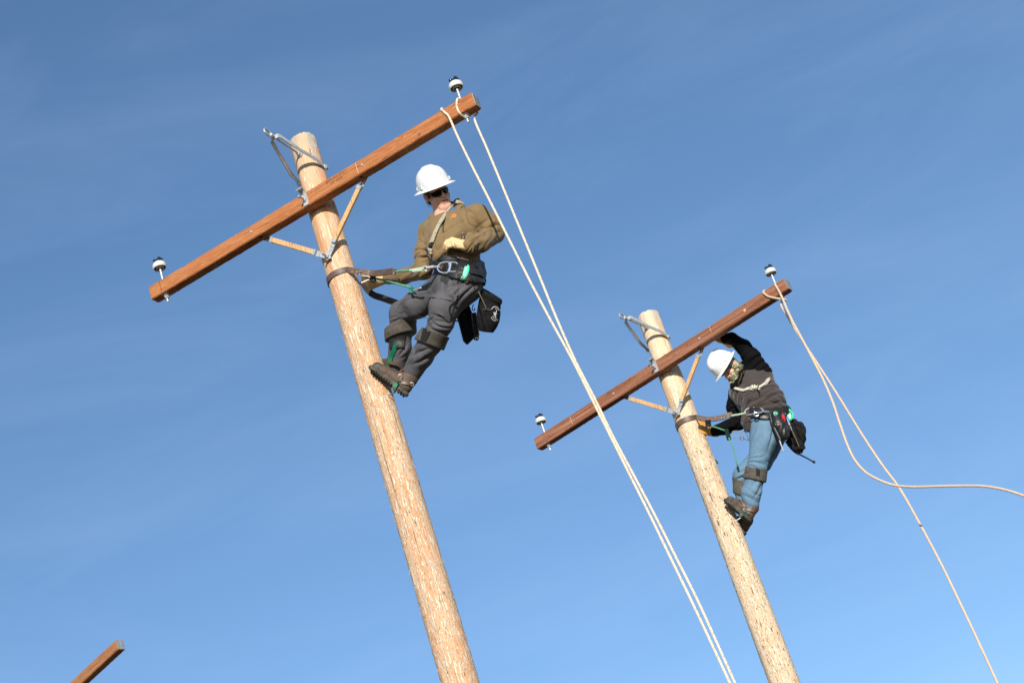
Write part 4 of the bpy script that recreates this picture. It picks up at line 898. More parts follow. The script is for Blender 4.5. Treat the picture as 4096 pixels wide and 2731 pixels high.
obj('snap_hook', tube(cr([k_(255, 545, 11.9), k_(225, 600, 11.9), k_(220, 660, 11.9), k_(250, 685, 11.9), k_(278, 655, 11.9), k_(268, 630, 11.9)], n=4), .0035, 6), plastic_bk, bag)
obj('key_ring', ring(P(*cG(1380, 1380), 11.74), V3(.5, .2), V3(-.1, 1), .008, .013, .0016, 16, 5), steel, bag)
# rope sling over the shoulder
sl1 = []
for o in (-1, 1):
    pts = [on(jb2, cA(x + o * 9 * nx, y + o * 9 * ny), .0085)[0] for x, y, nx, ny in ((1245, 610, 0, 1), (1210, 622, .2, 1), (1175, 652, .5, .8), (1120, 725, .8, .6), (1068, 790, .85, .5), (1015, 870, .9, .4), (975, 950, .95, .3), (945, 1030, 1, .1), (930, 1090, 1, 0))]
    pts = [(pts[max(i - 1, 0)] + pts[i] + pts[min(i + 1, len(pts) - 1)]) / 3 - Vector((0, .012, 0)) for i in range(len(pts))]
    pts = [P(1790, 822, 12.06), P(1835, 812, 12.0), P(1852, 815, 11.93)] + pts[0:]
    sl1.append(rope(pts, .0088, .03, .006, 3, 10, False))
kn = [on(jb, cA(*p), .012)[0] for p in ((912, 1130), (925, 1150), (940, 1140), (935, 1165), (945, 1190))]
sl1.append(rope(kn, .010, .03, .005, 3, 10, False))
sling = solo('rope_sling', join(*sl1), [oldrope_m], 'doubled grey rope slung over the shoulder of the worker in the tan jacket', 'rope')
obj('black_tape', tube([on(jb, cA(*p), .010)[0] for p in ((932, 1080), (928, 1118))], .017, 10), velcro, sling)
# positioning strap round the pole
zs1 = P(*cQ(650, 1080), PB1[1] - .107).z; rr = .0983 + .0044 * (9.985 - zs1) + .005
lan = thing('positioning_lanyard', 'riveted brown leather pole strap with green rope holding worker in tan jacket', 'pole strap', (PB1[0], PB1[1] - rr, zs1), 'pole straps with green rope')
def pole_ring(pb, r, z, a0, a1, n=18, dz=0): return [Vector((pb[0] + r * math.sin(rad(a0 + (a1 - a0) * i / n)), pb[1] - r * math.cos(rad(a0 + (a1 - a0) * i / n)), z + dz * i / n)) for i in range(n + 1)]
m4 = lambda x, y, Y: P(*cM(x, y), Y)
front = [m4(1355, 350, 11.79), m4(1250, 345, 11.775), m4(1000, 378, 11.79), m4(700, 405, 11.80), m4(450, 365, 11.815), m4(250, 355, 11.825)]
path = cr(front, n=5)[:-1] + pole_ring(PB1, rr + .002, zs1, 30, -190, 30, -.004)
tail = [Vector((PB1[0] + rr + .005, PB1[1] + .09, zs1 - .012)), m4(640, 1000, 12.10), m4(1000, 1145, 12.10), m4(1400, 1290, 12.08), P(1640, 1235, 12.06)]
lt = obj('leather_strap', ribbon(path, [Vector((0, 0, 1))] * len(path), .042, .005), leather, lan, sharp=30)
obj('far_strap', ribbon(cr(tail, n=6), V3(.25, .97, .1), .046, .005), leather_dk, lan)
obj('strap_doubler', ribbon([p + Vector((0, -.006, 0)) for p in cr(front[1:5], n=5)], [Vector((0, 0, 1))] * 16, .040, .004), leather, lan)
obj('end_loop', tube([m4(1358, 270, 11.785), m4(1345, 350, 11.79), m4(1320, 440, 11.795)], .010, 10), leather, lan)
for p in ((60, 342), (208, 358), (300, 318), (288, 420), (566, 342), (546, 446), (808, 380), (1000, 320), (974, 420), (1096, 312), (1070, 412)):
    c = P(*cM(*p), 11.80 if p[0] > 250 else 11.815); obj('rivet', disc(c + Vector((0, .004, 0)), V3(0, 0, 1), .0058, .0035, 12), brassy, lan)
obj('upper_rope', rope([m4(1370, 350, 11.79), m4(1800, 305, 11.77), m4(2240, 215, 11.755), a_(870, 1350, 11.74)], .0085, .03, .006, 3, 10, False), greenrope, lan)
obj('clear_sleeve', join(tube([a_(690, 1375, 11.765), a_(850, 1350, 11.752)], .0115, 10), tube([a_(720, 1385, 11.76), a_(830, 1372, 11.755)], .010, 8)), sleeve_pl, lan)
obj('swivel', join(tube([a_(872, 1346, 11.745), a_(960, 1332, 11.73)], .0115, 12), tube([a_(955, 1333, 11.73), a_(1000, 1330, 11.72), a_(1030, 1334, 11.715)], [.007, .006, .005], 8), ring(a_(865, 1350, 11.745), V3(1, 0), V3(0, 1), .014, .016, .004, 14, 6)), steel, lan)
obj('lower_rope', rope([m4(770, 555, 11.85), m4(1100, 620, 11.86), m4(1500, 740, 11.87), m4(1830, 825, 11.88)], .0085, .03, .006, 3, 10, False), greenrope, lan)
obj('adjuster', join(box(m4(690, 560, 11.85), V3(1, .1), V3(0, 0, 1), V3(-.1, 1), .040, .03, .046, .006), ring(m4(700, 650, 11.84), V3(1, .2), V3(0, 1), .013, .010, .004, 12, 6), tube([m4(460, 515, 11.84), m4(620, 560, 11.84)], .005, 6)), plastic_bk, lan)
obj('lever', join(tube([m4(345, 690, 11.85), m4(450, 635, 11.845), m4(590, 590, 11.84)], .006, 8), *[tube([m4(350 + 38 * i, 665 - 17 * i, 11.835), m4(362 + 38 * i, 690 - 17 * i, 11.835)], .0045, 6) for i in range(6)]), steel, lan)
obj('rope_plate', join(poly([m4(1750, 840, 11.875), m4(1790, 820, 11.875), m4(1930, 935, 11.875), m4(1810, 1010, 11.875)], V3(0, 0, 1), .006), poly([m4(1765, 765, 11.90), m4(1790, 755, 11.90), m4(1960, 870, 11.90), m4(1900, 905, 11.90)], V3(0, 0, 1), .006)), greensteel, lan)
V_, F__, m_ = text_geo('BU', .014); ob_ = m4(1800, 905, 11.868); obj('plate_lettering', ([ob_ + V3(.3, -.95) * v.x + V3(.95, .3) * v.y for v in V_], F__, m_), print_wt, lan, smooth=False)
obj('rope_hook', tube(cr([m4(1910, 900, 11.87), m4(2000, 880, 11.87), m4(2080, 840, 11.87), m4(2140, 835, 11.87)], n=4), .006, 8), steel, lan)
# ================================================================ worker on the middle pole
P = P0
p_ = lambda x, y, Y: P(*cP(x, y), Y)
l_ = lambda x, y, Y: P(*cL(x, y), Y)
f_ = lambda x, y, Y: P(*cF(x, y), Y)
w_ = lambda x, y, Y: P(*cW(x, y), Y)
Y2 = 15.88
H2c = f_(712, 566, Y2)
H2, HL2, HF2, HU2 = head_frame(H2c, V3(-.855, .52, .04), V3(-.52, -.855, 0) * math.sin(rad(50)) + V3(0, 0, 1) * math.cos(rad(50)))
hp2, hs2 = head_prims(H2, HL2, HF2, HU2)
nk2 = f_(930, 700, 15.95)
person2 = thing('person', 'person in jeans, black sleeves and camouflage face hood gripping the middle pole crossarm overhead', 'person', (l_(600, 1500, 16.0).x, 16.0, l_(600, 1500, 16.0).z))
tor2 = [cone(p_(660, 860, 16.0), p_(930, 660, 15.96), .085, .10, .08), cone(p_(810, 790, 15.94), p_(880, 900, 15.92), .175, .178, .09, dep, .8), cone(p_(880, 900, 15.92), p_(960, 1010, 15.92), .178, .175, .08, dep, .82),
        cone(p_(690, 720, 16.0), p_(760, 800, 15.97), .06, .11, .06)]
wa2 = [cone(p_(960, 1000, 15.92), p_(985, 1110, 15.93), .172, .158, .07, dep, .86)]
flap2 = [cone(p_(760, 1080, 15.84), p_(745, 1215, 15.84), .062, .050, .06, dep, .8), cone(p_(745, 1215, 15.84), p_(755, 1290, 15.85), .050, .034, .03)]
V, Fq = nets(tor2 + wa2 + flap2, .0068); V = smooth(V, Fq, 1)
V = folds(V, Fq, [(p_(1000, 900, 15.8), V3(.92, .25), .05, .010, .16), (p_(780, 960, 15.8), V3(.25, .95), .05, .014, .13), (p_(1100, 950, 15.8), V3(.85, -.1), .045, .008, .12), (p_(640, 900, 15.85), V3(.5, .8), .045, .012, .10),
    (p_(750, 1180, 15.8), V3(.4, .9), .03, .012, .09), (p_(1000, 760, 15.85), V3(.8, .5), .06, .010, .12), (p_(900, 1020, 15.8), V3(.95, .25), .04, .007, .12)], .0025)
hg = geo((V, Fq))
sA = [cone(p_(880, 600, 15.95), p_(800, 400, 15.88), .112, .078, .05), cone(p_(800, 400, 15.88), p_(700, 275, 15.84), .078, .064, .03), cone(p_(700, 275, 15.84), p_(555, 165, 15.77), .064, .050, .03), cone(p_(800, 560, 15.97), p_(925, 640, 15.95), .09, .095, .05), cone(p_(555, 165, 15.77), p_(478, 172, 15.775), .050, .046, .02)]
V, Fq = nets(sA, .0062); V = smooth(V, Fq, 1)
V = folds(V, Fq, [(p_(880, 500, 15.85), V3(.7, .6), .05, .010, .12), (p_(760, 330, 15.8), V3(.6, .6), .045, .008, .10), (p_(560, 160, 15.7), V3(.5, .8), .03, .006, .06)], .002); sgA = geo((V, Fq))
sB = [cone(p_(610, 850, 16.06), p_(595, 1030, 16.08), .068, .064, .04), cone(p_(595, 1030, 16.08), p_(655, 1215, 16.06), .064, .062, .03), cone(p_(655, 1215, 16.06), p_(480, 1290, 16.07), .062, .056, .03), cone(p_(480, 1290, 16.07), p_(330, 1330, 16.07), .056, .048, .03)]
V, Fq = nets(sB, .0062); V = smooth(V, Fq, 1)
V = folds(V, Fq, [(p_(560, 1030, 16.0), V3(.95, .2), .028, .012, .12), (p_(620, 1200, 16.0), V3(.6, .7), .04, .010, .08), (p_(420, 1300, 16.0), V3(.3, .95), .04, .006, .08)], .002); sgB = geo((V, Fq))
# legs
hL2, hR2 = P(3060, 1700, 15.90), P(3085, 1712, 16.14)
kL2, kR2 = l_(705, 770, 15.90), l_(545, 860, 16.10); aL2, aR2 = l_(640, 1185, 15.94), l_(585, 1330, 16.12)
pv2 = [cone(hL2, hR2, .135, .128, .06), cone(P(3072, 1660, 15.94), P(3070, 1690, 15.96), .155, .155, .06, dep, .9)]
jl2 = [cone(hL2, l_(775, 480, 15.88), .128, .106, .05), cone(l_(775, 480, 15.88), kL2, .106, .083, .04), cone(kL2, l_(680, 900, 15.90), .080, .074, .03), cone(l_(680, 900, 15.90), l_(640, 1060, 15.92), .076, .082, .03), cone(l_(640, 1060, 15.92), aL2, .081, .070, .03)]
jr2 = [cone(hR2, l_(800, 600, 16.16), .128, .098, .05), cone(l_(800, 600, 16.16), kR2, .098, .085, .04), cone(kR2, l_(555, 1040, 16.12), .080, .074, .03), cone(l_(555, 1040, 16.12), aR2, .070, .056, .03)]
jx2 = [cone(l_(900, 420, 16.10), l_(800, 740, 16.06), .10, .055, .05)]
V, Fq = nets(pv2 + jl2 + jr2 + jx2, .0066); V = smooth(V, Fq, 1)
V = folds(V, Fq, [(l_(700, 720, 15.8), V3(.95, -.1), .034, .010, .10), (l_(560, 860, 16.0), V3(.8, .3), .03, .014, .08), (l_(640, 1120, 15.85), V3(.8, -.3), .036, .009, .09), (l_(700, 350, 15.8), V3(.3, .95), .07, .006, .14), (l_(840, 420, 15.8), V3(.3, .9), .06, .007, .10), (l_(700, 1000, 15.85), V3(.5, .8), .05, .008, .07)], .0022)
jgg = geo((V, Fq))
g2L = dict(W=p_(500, 208, 15.80), A=V3(-.66, .75, .0), Nn=V3(.05, .05, -1), T=V3(-.75, -.66, 0), curl=((2, 14, 20), (2, 14, 22), (2, 14, 22), (2, 12, 20)), thumb=(.8, .7, .1), s=.95)
g2R = dict(W=p_(318, 1332, 16.07), A=V3(-.96, .22, .10), Nn=V3(.1, .35, .93), T=V3(.2, .9, -.35), curl=((35, 50, 30), (38, 50, 30), (40, 50, 30), (42, 50, 30)), thumb=(.8, .45, -.1), s=1.08)
bd2p = hp2 + [cone(H2(0, -2.2, -5), nk2, .056, .060, .03), cone(nk2, p_(780, 760, 15.97), .062, .10, .05)]
bd2p += [cone(Vector(p[1].tolist()), Vector(p[2].tolist()), p[3] * .70, p[4] * .70, p[5], p[6], p[7]) for p in tor2 + wa2 + sA + sB + pv2 + jl2 + jr2]
bd2p += hand(**g2L) + hand(**g2R) + [cone(aL2, P(2990, 2055, 15.95), .036, .03, .03), cone(P(2990, 2055, 15.95), P(2920, 2010, 15.93), .03, .022, .03), cone(aR2, P(2970, 2105, 16.13), .034, .03, .03), cone(P(2970, 2105, 16.13), P(2920, 2082, 16.15), .03, .022, .03)]
V, Fq = nets(bd2p, .0046, subs=hs2)
bd2 = obj('body', geo((V, Fq)), skin, person2, sharp=0)
hd2 = obj('hoodie', hg, hood_m, person2, sharp=0); hb2 = bvh(hg)
sla = obj('sleeve', sgA, blackfleece, hd2, label='raised black sleeve', sharp=0); sab = bvh(sgA)
slb = obj('sleeve', sgB, blackfleece, hd2, label='lowered black sleeve', sharp=0)
jn2 = obj('jeans', jgg, jeans_m, person2, sharp=0); jnb = bvh(jgg)
hc = [f_(800, 985, 15.90), f_(860, 960, 15.84), f_(930, 880, 15.82), f_(985, 740, 15.84), f_(1020, 600, 15.88), f_(1030, 470, 15.95)]
hk = [cone(hc[i], hc[i + 1], .030, .030, .02) for i in range(5)] + [cone(f_(1000, 700, 15.98), f_(900, 900, 16.0), .05, .05, .03)]
V, Fq = nets(hk, .005); obj('hood', geo((V, Fq)), blackfleece, hd2)
for pts in ([(1062, 610), (1040, 680), (1000, 690), (985, 780), (930, 900), (915, 960)],):
    obj('zip', line_on(bvh(geo((V, Fq))), [cF(*p) for p in pts], .0022, .001), mat('dull_brass', (.22, .16, .08), .5, .4), hd2)
obj('seam', line_on(hb2, [cF(*p) for p in ((1240, 1310), (1180, 1330), (1110, 1480))], .0016, .0006), blackfleece, hd2)
# camouflage face hood
hA = (HL2, HF2, HU2)
bal = [p for p in hp2 if not (p[0] == 'e' and abs(float((Vector(p[1].tolist()) - H2c).dot(HL2))) > .07)]
bal = bal[:4] + bal[6:8] + [ell(H2(0, 1.5, -6.5), hA, (.070, .078, .065), .02), cone(H2(0, -2.5, -4), nk2, .070, .076, .04), cone(H2(0, 3, -9), f_(850, 850, 15.86), .058, .060, .03)]
Hm2 = np.array([HL2, HF2, HU2])
def face_cut(X, D):
    q = (X - va(H2c)) @ Hm2.T * 100; op = np.sqrt(((q[..., 0] + .2) / 6.2) ** 2 + ((q[..., 2] + .2) / 7.4) ** 2) - 1
    o = np.where(q[..., 1] > 1.0, -op * 5, -9); return np.maximum(D, o / 100)
V, Fq = nets(bal, .0048, cut=lambda X, D: face_cut(X, np.maximum(D - .006, 0 * D - 9))); V = folds(V, Fq, [(H2(7, -1, -5), HU2, .03, .006, .07)], .0015)
bc = obj('face_hood', geo((V, Fq)), camo_m, person2, sharp=60)
rim = [H2(-.6 + 6.2 * math.cos(rad(a)), 6.4 - 2.6 * abs(math.cos(rad(a))) ** 1.5 + (-.6 if a > 180 else .6) * 1, .6 + 7.0 * math.sin(rad(a))) for a in range(-80, 81, 16)]
bb_ = bvh(geo((V, Fq)))
rimp = [on(bb_, cF(*p), .002, back=f_(p[0], p[1], Y2 - .08))[0] for p in ((610, 575), (680, 590), (760, 640), (830, 710), (885, 790), (890, 850))]
obj('hood_edging', tube(cr(rimp, n=5), .0055, 7), mat('tan_edging', (.33, .26, .12), .8), bc)
obj('eyebrow', join(tube([H2(1.5, 8.6, 3.3), H2(3.2, 8.5, 3.7), H2(5.0, 7.2, 3.4)], .0035, 6), ), hair_m, person2)
for s in (-1, 1):
    obj('safety_lens', tube(cr([H2(s * 1.0, 9.6, 2.4), H2(s * 3.2, 9.6, 2.8), H2(s * 5.6, 7.6, 2.4), H2(s * 6.8, 4.6, 2.0)]), .0030, 6), darksteel, person2)
hard_hat(H2, HL2, HF2, HU2, 6.2, person2)
# gloves
g2a, g2ab = glove(g2L, glove_o, person2, V3(.85, -.50, .05)); g2c, g2cb = glove(g2R, glove_o, person2, V3(.96, -.25, 0))
for pts in ([(835, 180), (815, 330), (790, 480), (735, 640), (715, 700)], [(730, 880), (700, 990), (650, 1090)], [(500, 900), (540, 1040)]):
    obj('seam', line_on(jnb, [cL(*p) for p in pts], .0022, .0006), jeans_seam, jn2)
# boots, pads, spurs
b2, q2, t2, u2, s2_, bb3 = boot(P(3000, 2092, 15.95), P(2889, 2003, 15.90), l_(650, 1160, 15.94), V3(0, 0, 1), person2)
b3_, q3, t3, u3, s3_, bb4 = boot(P(2978, 2143, 16.13), P(2890, 2085, 16.18), l_(600, 1300, 16.12), V3(0, 0, 1), person2)
sp3 = thing_child('climbing_spur', person2); OFF[sp3] = OFF[person2]
obj('ankle_strap', join(strap_on(bb3, [cL(*p) for p in ((505, 1135), (545, 1180), (575, 1235))], .024, .005, .004), strap_on(bb3, [cL(*p) for p in ((560, 1120), (610, 1110), (655, 1135))], .02, .004, .010)), leather, sp3)
obj('heel_strap', strap_on(bb3, [cL(*p) for p in ((570, 1240), (620, 1250), (668, 1262))], .022, .005, .006), leather, sp3)
qs = [on(bb3, cL(*p), .008)[0] for p in ((480, 1290), (570, 1235), (565, 1270), (510, 1315))]
obj('stirrup', join(poly(qs, V3(0, 0, 1), .006), ribbon([q2(.10, .002, -.045), q2(.10, 0, 0), q2(.10, .002, .045)], [t2] * 3, .03, .006)), greensteel, sp3)
obj('buckle', ring(on(bb3, cL(560, 1250), .012)[0], V3(1, -.3), V3(.3, 1), .010, .010, .0024, 12, 5), steel, sp3)
obj('gaff', tube([q2(.09, 0, -.02), q2(.10, -.03, -.03), q2(.115, -.055, -.035)], [.006, .005, .001], 6), steel, sp3)
pn, pnb = pad(jl2[2:], .018, l_(700, 850, 15.90), V3(.22, .96, -.12), .050, pad_m, person2, R=.19)
pf, pfb = pad(jr2[2:], .014, l_(545, 1020, 16.11), V3(.45, .88, -.1), .060, pad_m, person2, R=.17)
obj('velcro_tab', patch_on(pnb, [cL(700, 745), cL(742, 735), cL(735, 865), cL(695, 855)], .004, .002), velcro, pn)
V_, F__, m_ = text_on(pnb, 'BUCK', cL(582, 838), (1, -.30), 14, .001); obj('pad_lettering', (V_, F__, m_), print_dk, pn, smooth=False)
# belt and tools
belt2 = thing_child('tool_belt', person2); OFF[belt2] = OFF[person2]
wz2 = tor2[2:3] + wa2 + pv2 + jl2[:1]
h1_ = geo(band(wz2, .020, w_(560, 330, 15.94), V3(.02, .98, .12), .040, .005, None, .27)); obj('body_belt', h1_, blackleather, belt2, sharp=50)
h2_ = geo(band(wz2, .032, w_(640, 300, 15.94), V3(.06, .98, .12), .020, .005, None, .27)); obj('upper_belt', h2_, blackleather, belt2, sharp=50)
eb2 = bvh(join(h1_, h2_))
yd = on(eb2, cW(400, 350), .03)[0].y; wd = lambda x, y, o=0: P(*cW(x, y), yd - o)
obj('d_ring', join(ring(wd(255, 430), V3(1, .1), V3(-.1, 1), .020, .015, .0065, 20, 8), tube([wd(212, 355), wd(228, 410)], .007, 8), tube([wd(290, 400), wd(340, 385), wd(400, 365), wd(545, 366)], [.008, .007, .007, .004], 8), tube([wd(400, 370), wd(400, 320), wd(350, 288)], [.010, .008, .005], 8), tube([wd(30, 445), wd(200, 410)], .005, 8)), alum, belt2)
obj('side_block', poly([P(*cW(*p), 15.86) for p in ((820, 270), (880, 235), (935, 260), (965, 350), (950, 400), (860, 400), (820, 340))], V3(.2, 0, 1), .06), blackcanvas, belt2)
pc = [cone(w_(690, 480, 15.74), w_(760, 640, 15.74), .045, .050, .03), cone(w_(760, 640, 15.74), w_(880, 900, 15.76), .052, .046, .03), cone(w_(880, 500, 15.745), w_(960, 790, 15.75), .022, .026, .02), cone(w_(700, 430, 15.76), w_(860, 430, 15.76), .032, .03, .03)]
V, Fq = nets(pc, .0045); V = folds(V, Fq, [(w_(820, 800, 15.7), V3(.3, .9), .03, .003, .08)], .0012); pg = geo((V, Fq)); pcb = bvh(pg)
pch = thing('tool_pouch', 'black leather tool pouch with studs hanging over the jeans', 'pouch', w_(740, 420, 15.76)); obj('pouch_body', pg, blackleather, pch)
obj('tool_tube', tube([w_(560, 430, 15.74), w_(600, 600, 15.735), w_(690, 800, 15.735), w_(790, 1000, 15.745)], [.014, .015, .016, .014], 12), blackleather, pch)
obj('maker_badge', disc(on(pcb, cW(690, 412), .001)[0], V3(0, .3, 1), .020, .002, 16), mat('green_badge', (.03, .28, .16), .4), pch)
for p in ((722, 597), (684, 652), (742, 660), (778, 645)): c, n = on(pcb, cW(*p)); obj('stud', disc(c, n, .0055, .004, 10), steel, pch)
c, n = on(pcb, cW(740, 655)); obj('tan_patch', patch_on(pcb, [cW(705, 622), cW(800, 615), cW(835, 650), cW(715, 690)], .0015, .0005), mat('tan_scuff', (.12, .06, .03), .7), pch)
solo('screwdriver', tube([w_(760, 960, 15.745), w_(790, 1060, 15.745), w_(835, 1180, 15.745), w_(850, 1225, 15.745), w_(875, 1250, 15.745)], [.006, .0058, .0058, .004, .006], 8), steel, 'steel screwdriver blade sticking out below the black tool pouch', 'screwdriver')
solo('plier_handle', tube([w_(848, 440, 15.715), w_(848, 455, 15.705), w_(862, 520, 15.70), w_(885, 580, 15.715)], [.008, .013, .014, .012], 12), redpl, 'red tool handle standing in the black pouch', 'tool')
pen = solo('blue_tool', tube([w_(935, 510, 15.74), w_(960, 570, 15.74), w_(975, 610, 15.74)], [.009, .009, .008], 10), bluepl, 'blue tool handle beside the red one at the black pouch', 'tool')
obj('steel_end', join(tube([w_(905, 440, 15.745), w_(925, 480, 15.74), w_(940, 515, 15.74)], .006, 8), tube([w_(975, 610, 15.74), w_(1000, 670, 15.745)], .008, 8), disc(w_(895, 425, 15.735), V3(0, 0, 1), .007, .005)), steel, pen)
yg = 15.86
gc = [w_(975, 460, yg), w_(970, 390, yg), w_(990, 330, yg), w_(1005, 325, yg), w_(1020, 370, yg), w_(1060, 400, yg), w_(1075, 450, yg), w_(1055, 515, yg), w_(1015, 545, yg), w_(985, 520, yg), w_(975, 470, yg)]
c2_ = solo('line_cutter', join(tube(cr(gc, n=3), .0075, 8), poly([w_(*p, yg) for p in ((950, 430), (1010, 400), (1030, 470), (1000, 530), (955, 480))], V3(0, 0, 1), .014)), greenpl, 'bright green open hook tool on the belt above the jeans', 'tool', 'green folding tools on the belts')
bgp = [cone(w_(1080, 660, 15.94), w_(1140, 760, 15.94), .036, .060, .03), cone(w_(1140, 760, 15.94), w_(1200, 940, 15.94), .066, .070, .03), cone(w_(1200, 940, 15.94), w_(1215, 1120, 15.95), .070, .040, .03), cone(w_(1010, 900, 15.97), w_(1180, 1200, 15.97), .034, .030, .03), cone(w_(1180, 1200, 15.97), w_(1240, 1275, 15.97), .028, .016, .02)]
V, Fq = nets(bgp, .006); V = folds(V, Fq, [(w_(1230, 850, 15.88), V3(.1, .95), .045, .018, .14), (w_(1120, 1000, 15.9), V3(-.5, .8), .04, .014, .12), (w_(1180, 700, 15.9), V3(.6, -.5), .04, .012, .10)], .002)
bag2 = solo('bolt_bag', geo((V, Fq)), blackcanvas, 'collapsed black bolt bag hanging behind the leather pouch of the worker in jeans', 'bag', sharp=0)
obj('buckle', box(w_(1245, 1175, 15.87), V3(1, -.02), V3(0, 1), V3(0, 0, 1), .085, .018, .014, .003), plastic_bk, bag2)
obj('clip', join(tube([w_(1005, 690, 15.80), w_(1030, 740, 15.80), w_(1050, 785, 15.80)], [.008, .006, .005], 8)), brassy, bag2)
obj('drawcord', tube([w_(1055, 790, 15.80), w_(1130, 960, 15.83), w_(1210, 1145, 15.87)], .0040, 6), MATS['drab_cord'], bag2)
obj('hanging_strap', tube(cr([w_(930, 1030, 15.98), w_(1010, 1150, 15.98), w_(1110, 1255, 15.98), w_(1220, 1325, 15.98), w_(1370, 1400, 15.98), w_(1530, 1490, 15.98)], n=5), [.014] * 5 + [.012] * 10 + [.007] * 11, 8), plastic_bk, bag2)
obj('strap_tip', join(tube([w_(1518, 1480, 15.98), w_(1572, 1512, 15.98)], .0115, 8)), plastic_bk, bag2)
# chest rope with its knot
r2 = []
for o in (-1, 1):
    cc = [on(hb2, cF(x, y + o * 12), .009)[0] for x, y in ((830, 1020), (890, 1055), (960, 1075), (1060, 1082), (1160, 1065), (1240, 1040))]
    r2.append(rope([f_(790, 985, 15.98)] + cc, .0092, .036, .006, 3, 9, False))
    cc = [on(hb2, cF(x + o * 8, y + o * 10), .010, back=f_(x, y, 15.84))[0] for x, y in ((1430, 1035), (1500, 985), (1570, 920), (1640, 850))]
    r2.append(rope(cc + [f_(1700, 800 + o * 10, 15.90), f_(1745, 775 + o * 8, 15.99), f_(1740, 740 + o * 8, 16.08)], .0092, .036, .006, 3, 9, False))
kc = on(hb2, cF(1330, 1040), .018)[0]
for a, b_2, c_ in (((-.035, .008), (.035, -.012), .012), ((-.03, -.014), (.03, .016), .014), ((-.018, .022), (-.008, -.024), .022), ((.002, .024), (.012, -.020), .024)):
    r2.append(tube([kc + V3(a[0], a[1], 0), kc + V3((a[0] + b_2[0]) / 2, (a[1] + b_2[1]) / 2, c_), kc + V3(b_2[0], b_2[1], 0)], .0085, 8))
r2.append(tube([kc + V3(.03, -.01, .005), kc + V3(.055, -.008, .006)], .009, 8))
sling2 = solo('rope_sling', join(*r2), mat('cream_sling_rope', (.62, .56, .46), .9, c2=(.48, .43, .35), vs=150, bump=.0015, bs=300), 'knotted cream rope tied across the chest of the worker in the black-sleeved hoodie', 'rope')
obj('keeper_clip', join(tube([on(hb2, cF(1400, 1075), .012)[0], on(hb2, cF(1430, 1140), .008)[0]], .007, 6), tube([on(hb2, cF(1430, 1140), .006)[0], on(hb2, cF(1440, 1240), .003)[0]], .004, 6)), plastic_bk, sling2)
# pole strap
zs2 = P(*crop(2100, 1050, 1.96)(1270, 1225), PB2[1] - .108).z; rr2 = .097 + .0068 * (9.86 - zs2) + .005
lan2 = thing('positioning_lanyard', 'riveted brown leather pole strap with pale green rope holding worker in jeans', 'pole strap', (PB2[0], PB2[1] - rr2, zs2), 'pole straps with green rope')
fr2 = [p_(550, 1120, 15.83), p_(480, 1140, 15.84), p_(380, 1168, 15.86), p_(250, 1180, 15.885), p_(120, 1160, 15.91)]
pth = cr(fr2, n=5)[:-1] + pole_ring(PB2, rr2 + .002, zs2, 42, -200, 30, -.004)
obj('leather_strap', ribbon(pth, [Vector((0, 0, 1))] * len(pth), .046, .005), leather, lan2, sharp=30)
obj('strap_doubler', ribbon([p + Vector((0, -.006, 0)) for p in cr(fr2[1:], n=5)], [Vector((0, 0, 1))] * 16, .043, .004), leather, lan2)
obj('end_loop', tube([p_(545, 1095, 15.83), p_(548, 1120, 15.83), p_(545, 1145, 15.832)], .011, 10), leather, lan2)
for p in ((120, 1150), (160, 1160), (182, 1143), (182, 1175), (262, 1155), (258, 1183), (356, 1160), (422, 1138), (424, 1165), (455, 1128), (458, 1156)):
    c = P(*cP(*p), 15.905 - (p[0] - 120) / 430 * .085); obj('rivet', disc(c, V3(0, 0, 1), .0062, .0035, 10), brassy, lan2)
obj('flap_end', poly([l_(180, 620, 16.14), l_(225, 665, 16.10), l_(268, 715, 16.10), l_(232, 745, 16.14), l_(195, 700, 16.18)], V3(.3, 0, 1), .005), leather, lan2)
obj('upper_rope', rope([p_(555, 1135, 15.83), p_(640, 1122, 15.81), p_(735, 1104, 15.79)], .0105, .03, .006, 3, 10, False), palegreenrope, lan2)
ca = [p_(722, 1100, 15.785), p_(722, 1080, 15.785), p_(750, 1050, 15.785), p_(805, 1027, 15.785), p_(835, 1035, 15.785), p_(862, 1072, 15.785), p_(868, 1105, 15.785), p_(800, 1122, 15.785), p_(735, 1130, 15.785)]
obj('carabiner', tube(cr(ca, n=4), .0058, 8), steel, lan2)
obj('adjuster', join(box(p_(258, 1225, 15.88), V3(1, .1), V3(0, 0, 1), V3(-.1, 1), .048, .03, .05, .006), ring(p_(262, 1278, 15.88), V3(1, .2), V3(0, 1), .013, .012, .005, 12, 6), tube([p_(175, 1278, 15.9), p_(300, 1268, 15.88)], .005, 6)), plastic_bk, lan2)
obj('lower_rope', rope([p_(290, 1262, 15.89), p_(380, 1290, 15.9), p_(490, 1330, 15.9)], .0075, .03, .008, 3, 8, False), greenrope, lan2)
obj('rope_plate', join(box(p_(505, 1370, 15.9), V3(1, .1), V3(0, 0, 1), V3(-.25, 1), .038, .02, .10, .008)), mat('dark_green_metal', (.01, .035, .025), .4, .3), lan2)
obj('hanging_rope', rope([p_(518, 1415, 15.9), l_(405, 470, 15.9), l_(440, 560, 15.9), l_(462, 650, 15.91), l_(480, 730, 15.93), l_(502, 790, 15.99)], .0070, .03, .006, 3, 8, False), greenrope, lan2)
kb = [p_(560, 1352, 15.88), p_(575, 1330, 15.88), p_(640, 1330, 15.88), p_(660, 1350, 15.88), p_(655, 1400, 15.88), p_(620, 1415, 15.88), p_(575, 1405, 15.88), p_(560, 1370, 15.88), p_(560, 1352, 15.88)]
